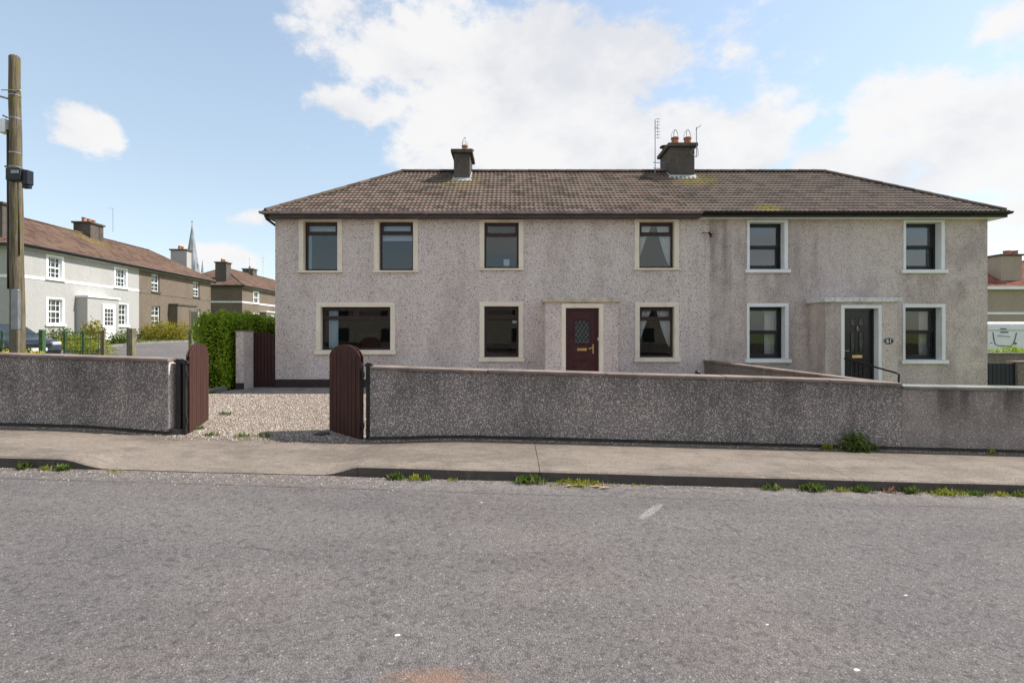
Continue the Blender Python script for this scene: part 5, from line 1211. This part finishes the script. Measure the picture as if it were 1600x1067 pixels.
W = [(620, .22, .10, 160, 'leaf_weed', 'bright green weed at the kerb right of the dropped crossing'),
     (648, .20, .08, 90, 'leaf_yellow', 'yellow tinged weed with red leaves at the kerb beside the first green one'),
     (666, .12, .08, 60, 'leaf_weed', 'small upright green weed third along the kerb from the crossing'),
     (709, .14, .05, 50, 'leaf_yellow', 'tiny flat weed at the kerb between two larger green clumps'),
     (828, .42, .12, 260, 'leaf_weed', 'wide green grass clump at the kerb by the pavement joint'),
     (903, .75, .08, 300, 'leaf_yellow', 'long low straw and green weed patch with dry leaves below the middle of the wall'),
     (1000, .25, .035, 60, 'leaf_yellow', 'faint flat weed at the kerb above the worn white paint'),
     (1207, .34, .08, 150, 'leaf_weed', 'ragged weed at the kerb just left of the wall plant'),
     (1271, .36, .11, 220, 'leaf_weed', 'dense green clump at the kerb below and left of the wall plant'),
     (1315, .2, .07, 80, 'leaf_yellow', 'thin yellowish weed at the kerb beside the second joint'),
     (1347, .24, .10, 150, 'leaf_weed', 'upright green weed at the kerb just right of the second joint'),
     (1392, .14, .09, 50, 'dry', 'dry brown seedhead at the kerb between two green weeds'),
     (1424, .2, .10, 120, 'leaf_weed', 'compact star shaped green weed below the wall join'),
     (1478, .5, .09, 260, 'leaf_yellow', 'broad yellow green mat of weed right of the wall join'),
     (1520, .28, .08, 150, 'leaf_weed', 'low green weed second from the right edge of the kerb'),
     (1562, .3, .06, 120, 'leaf_yellow', 'sparse mossy weed near the right edge of the kerb'),
     (1594, .24, .08, 120, 'leaf_weed', 'green weed cut by the right edge of the photo'),
     (35, .16, .11, 120, 'leaf_weed', 'grass tuft at the kerb far left below the pole'),
     (72, .18, .07, 70, 'leaf_yellow', 'thin tuft at the kerb between the two left grass tufts'),
     (97, .17, .10, 110, 'leaf_weed', 'grass tuft where the left kerb starts to dip'),
     (178, .3, .04, 90, 'leaf_yellow', 'low mossy weed at the foot of the left kerb dip')]
for (p, w_, h, n, m, lb) in W: blades('kerb_weed', PX(p, 6.53), 6.53, gz_(p), w_, h*.85, n, m, lb)
x = PX(1338, 8.26); r = root('wall_plant', (x, 8.26, float(pav_back(x))), 'leafy green plant growing at the foot of the wall near the join', 'plant')
n = 1000; th = rng.random(n)*6.28; ph = np.arccos(rng.uniform(0, 1, n)); rr = rng.random(n)**.45
P = np.stack([x+np.cos(th)*np.sin(ph)*rr*.24, 8.26+np.sin(th)*np.sin(ph)*rr*.12, float(pav_back(x))+.02+np.cos(ph)*rr*(.26+.09*np.sin(th*4+1)+.05*np.sin(th*9))], 1)+rng.normal(0, .022, (1000, 3)); P[:, 1] = np.minimum(P[:, 1], 8.38)
leaves('foliage', P, .045, 'leaf_weed', r, 'stuff', slim=.7)
mb = MB()
for k in range(7): t_ = k*.9; mb.tube([(x, 8.26, float(pav_back(x))), (x+math.cos(t_)*.14, 8.26+math.sin(t_)*.07, float(pav_back(x))+.2)], .004, 4)
mb.build('stem', 'leaf_weed', r)
for (p, h, w_, n, lb, m) in ((1292, .10, .2, 90, 'yellowish weed at the wall foot left of the leafy plant', 'leaf_yellow'), (1550, .07, .14, 60, 'small weed at the foot of the streaked wall', 'leaf_yellow'), (1362, .12, .14, 70, 'purple green sprig right beside the leafy wall plant', 'leaf_weed')):
    x = PX(p, 8.3); blades('wall_weed', x, 8.3, float(pav_back(x)), w_, h, n, m, lb)
for (p, D, lb) in ((310, 8.9, 'green weed in the gravel beside the open left gate'), (331, 8.45, 'small weed at the edge of the gravel near the left gate'), (352, 10.2, 'low weed spreading in the gravel by the left gate tip'), (380, 8.4, 'thin weed at the pavement edge of the gravel'), (410, 8.45, 'faint weed in the middle of the gravel edge'), (332, 13.1, 'grassy weed under the hedge at the driveway edge')):
    x = PX(p, D); blades('driveway_weed', x, D, float(drive_z(np.array(x), np.array(D)))+.005, .3, .06, 110, 'leaf_weed', lb, dep=.16)
# dry leaves on the straw patch
for k, (p, y) in enumerate(((905, 6.45), (932, 6.42), (945, 6.38), (890, 6.42))):
    x = PX(p, y); z = float(road_z(x))+.012; mb = MB(); a = k*.8; l = .11
    c, s_ = math.cos(a*.4), math.sin(a*.4); mb.add([(x-l*c, y-l*s_*.3, z), (x, y-.03, z+.012), (x+l*c, y+l*s_*.3, z), (x, y+.03, z+.01)], [(0, 1, 2, 3)])
    tag(mb.build('dry_leaf', 'dry'), 'dry leaf, %s of four by the long straw weed patch' % ('second from left', 'third from left', 'rightmost', 'leftmost')[k], 'leaf', 'dry leaves by the straw weed patch')
# drain cover lying in the gate shadow
mb = MB(); x = PX(503, 8.75); mb.tube([(x, 8.75, .24), (x, 8.75, .262)], .13, 16); tag(mb.build('drain_cover', 'black_iron'), 'small dark round cover in the gravel within the right gate shadow', 'drain cover')
# ------------------------------------------------------------------ opposite side of the street (seen in the window glass)
op = root('house', (-6, -21, 0), 'low terrace across the street seen only as a reflection in the windows', 'house')
mb = MB(); mb.box(-24, 20, -27, -20, -.3, 4.9); mb.build('walls', 'dash_tan', op)
mb = MB(); mb.prism([(-24.4, -19.6, 4.9), (-24.4, -23.5, 7.0), (-24.4, -27.4, 4.9)], (44.8, 0, 0)); mb.build('roof', 'tile_far', op)
ow = MB(); ow.box(-30, 30, -7.7, -7.45, -.4, 1.15); tag(ow.build('garden_wall', 'dash_divider'), 'unseen low wall added across the street to block the lawn in the window reflections', 'wall')  # added out of view to keep the bright lawn out of the lower panes
for k in range(10):
    for z in (1.0, 3.4):
        x = -21+k*4.2; mb = MB(); mb.box(x, x+1.1, -20.0, -19.97, z, z+1.3); mb.build('window', 'glass_dark', op)
S.render.engine = 'CYCLES'
S.cycles.max_bounces = 6; S.cycles.diffuse_bounces = 3; S.cycles.glossy_bounces = 2; S.cycles.transparent_max_bounces = 8
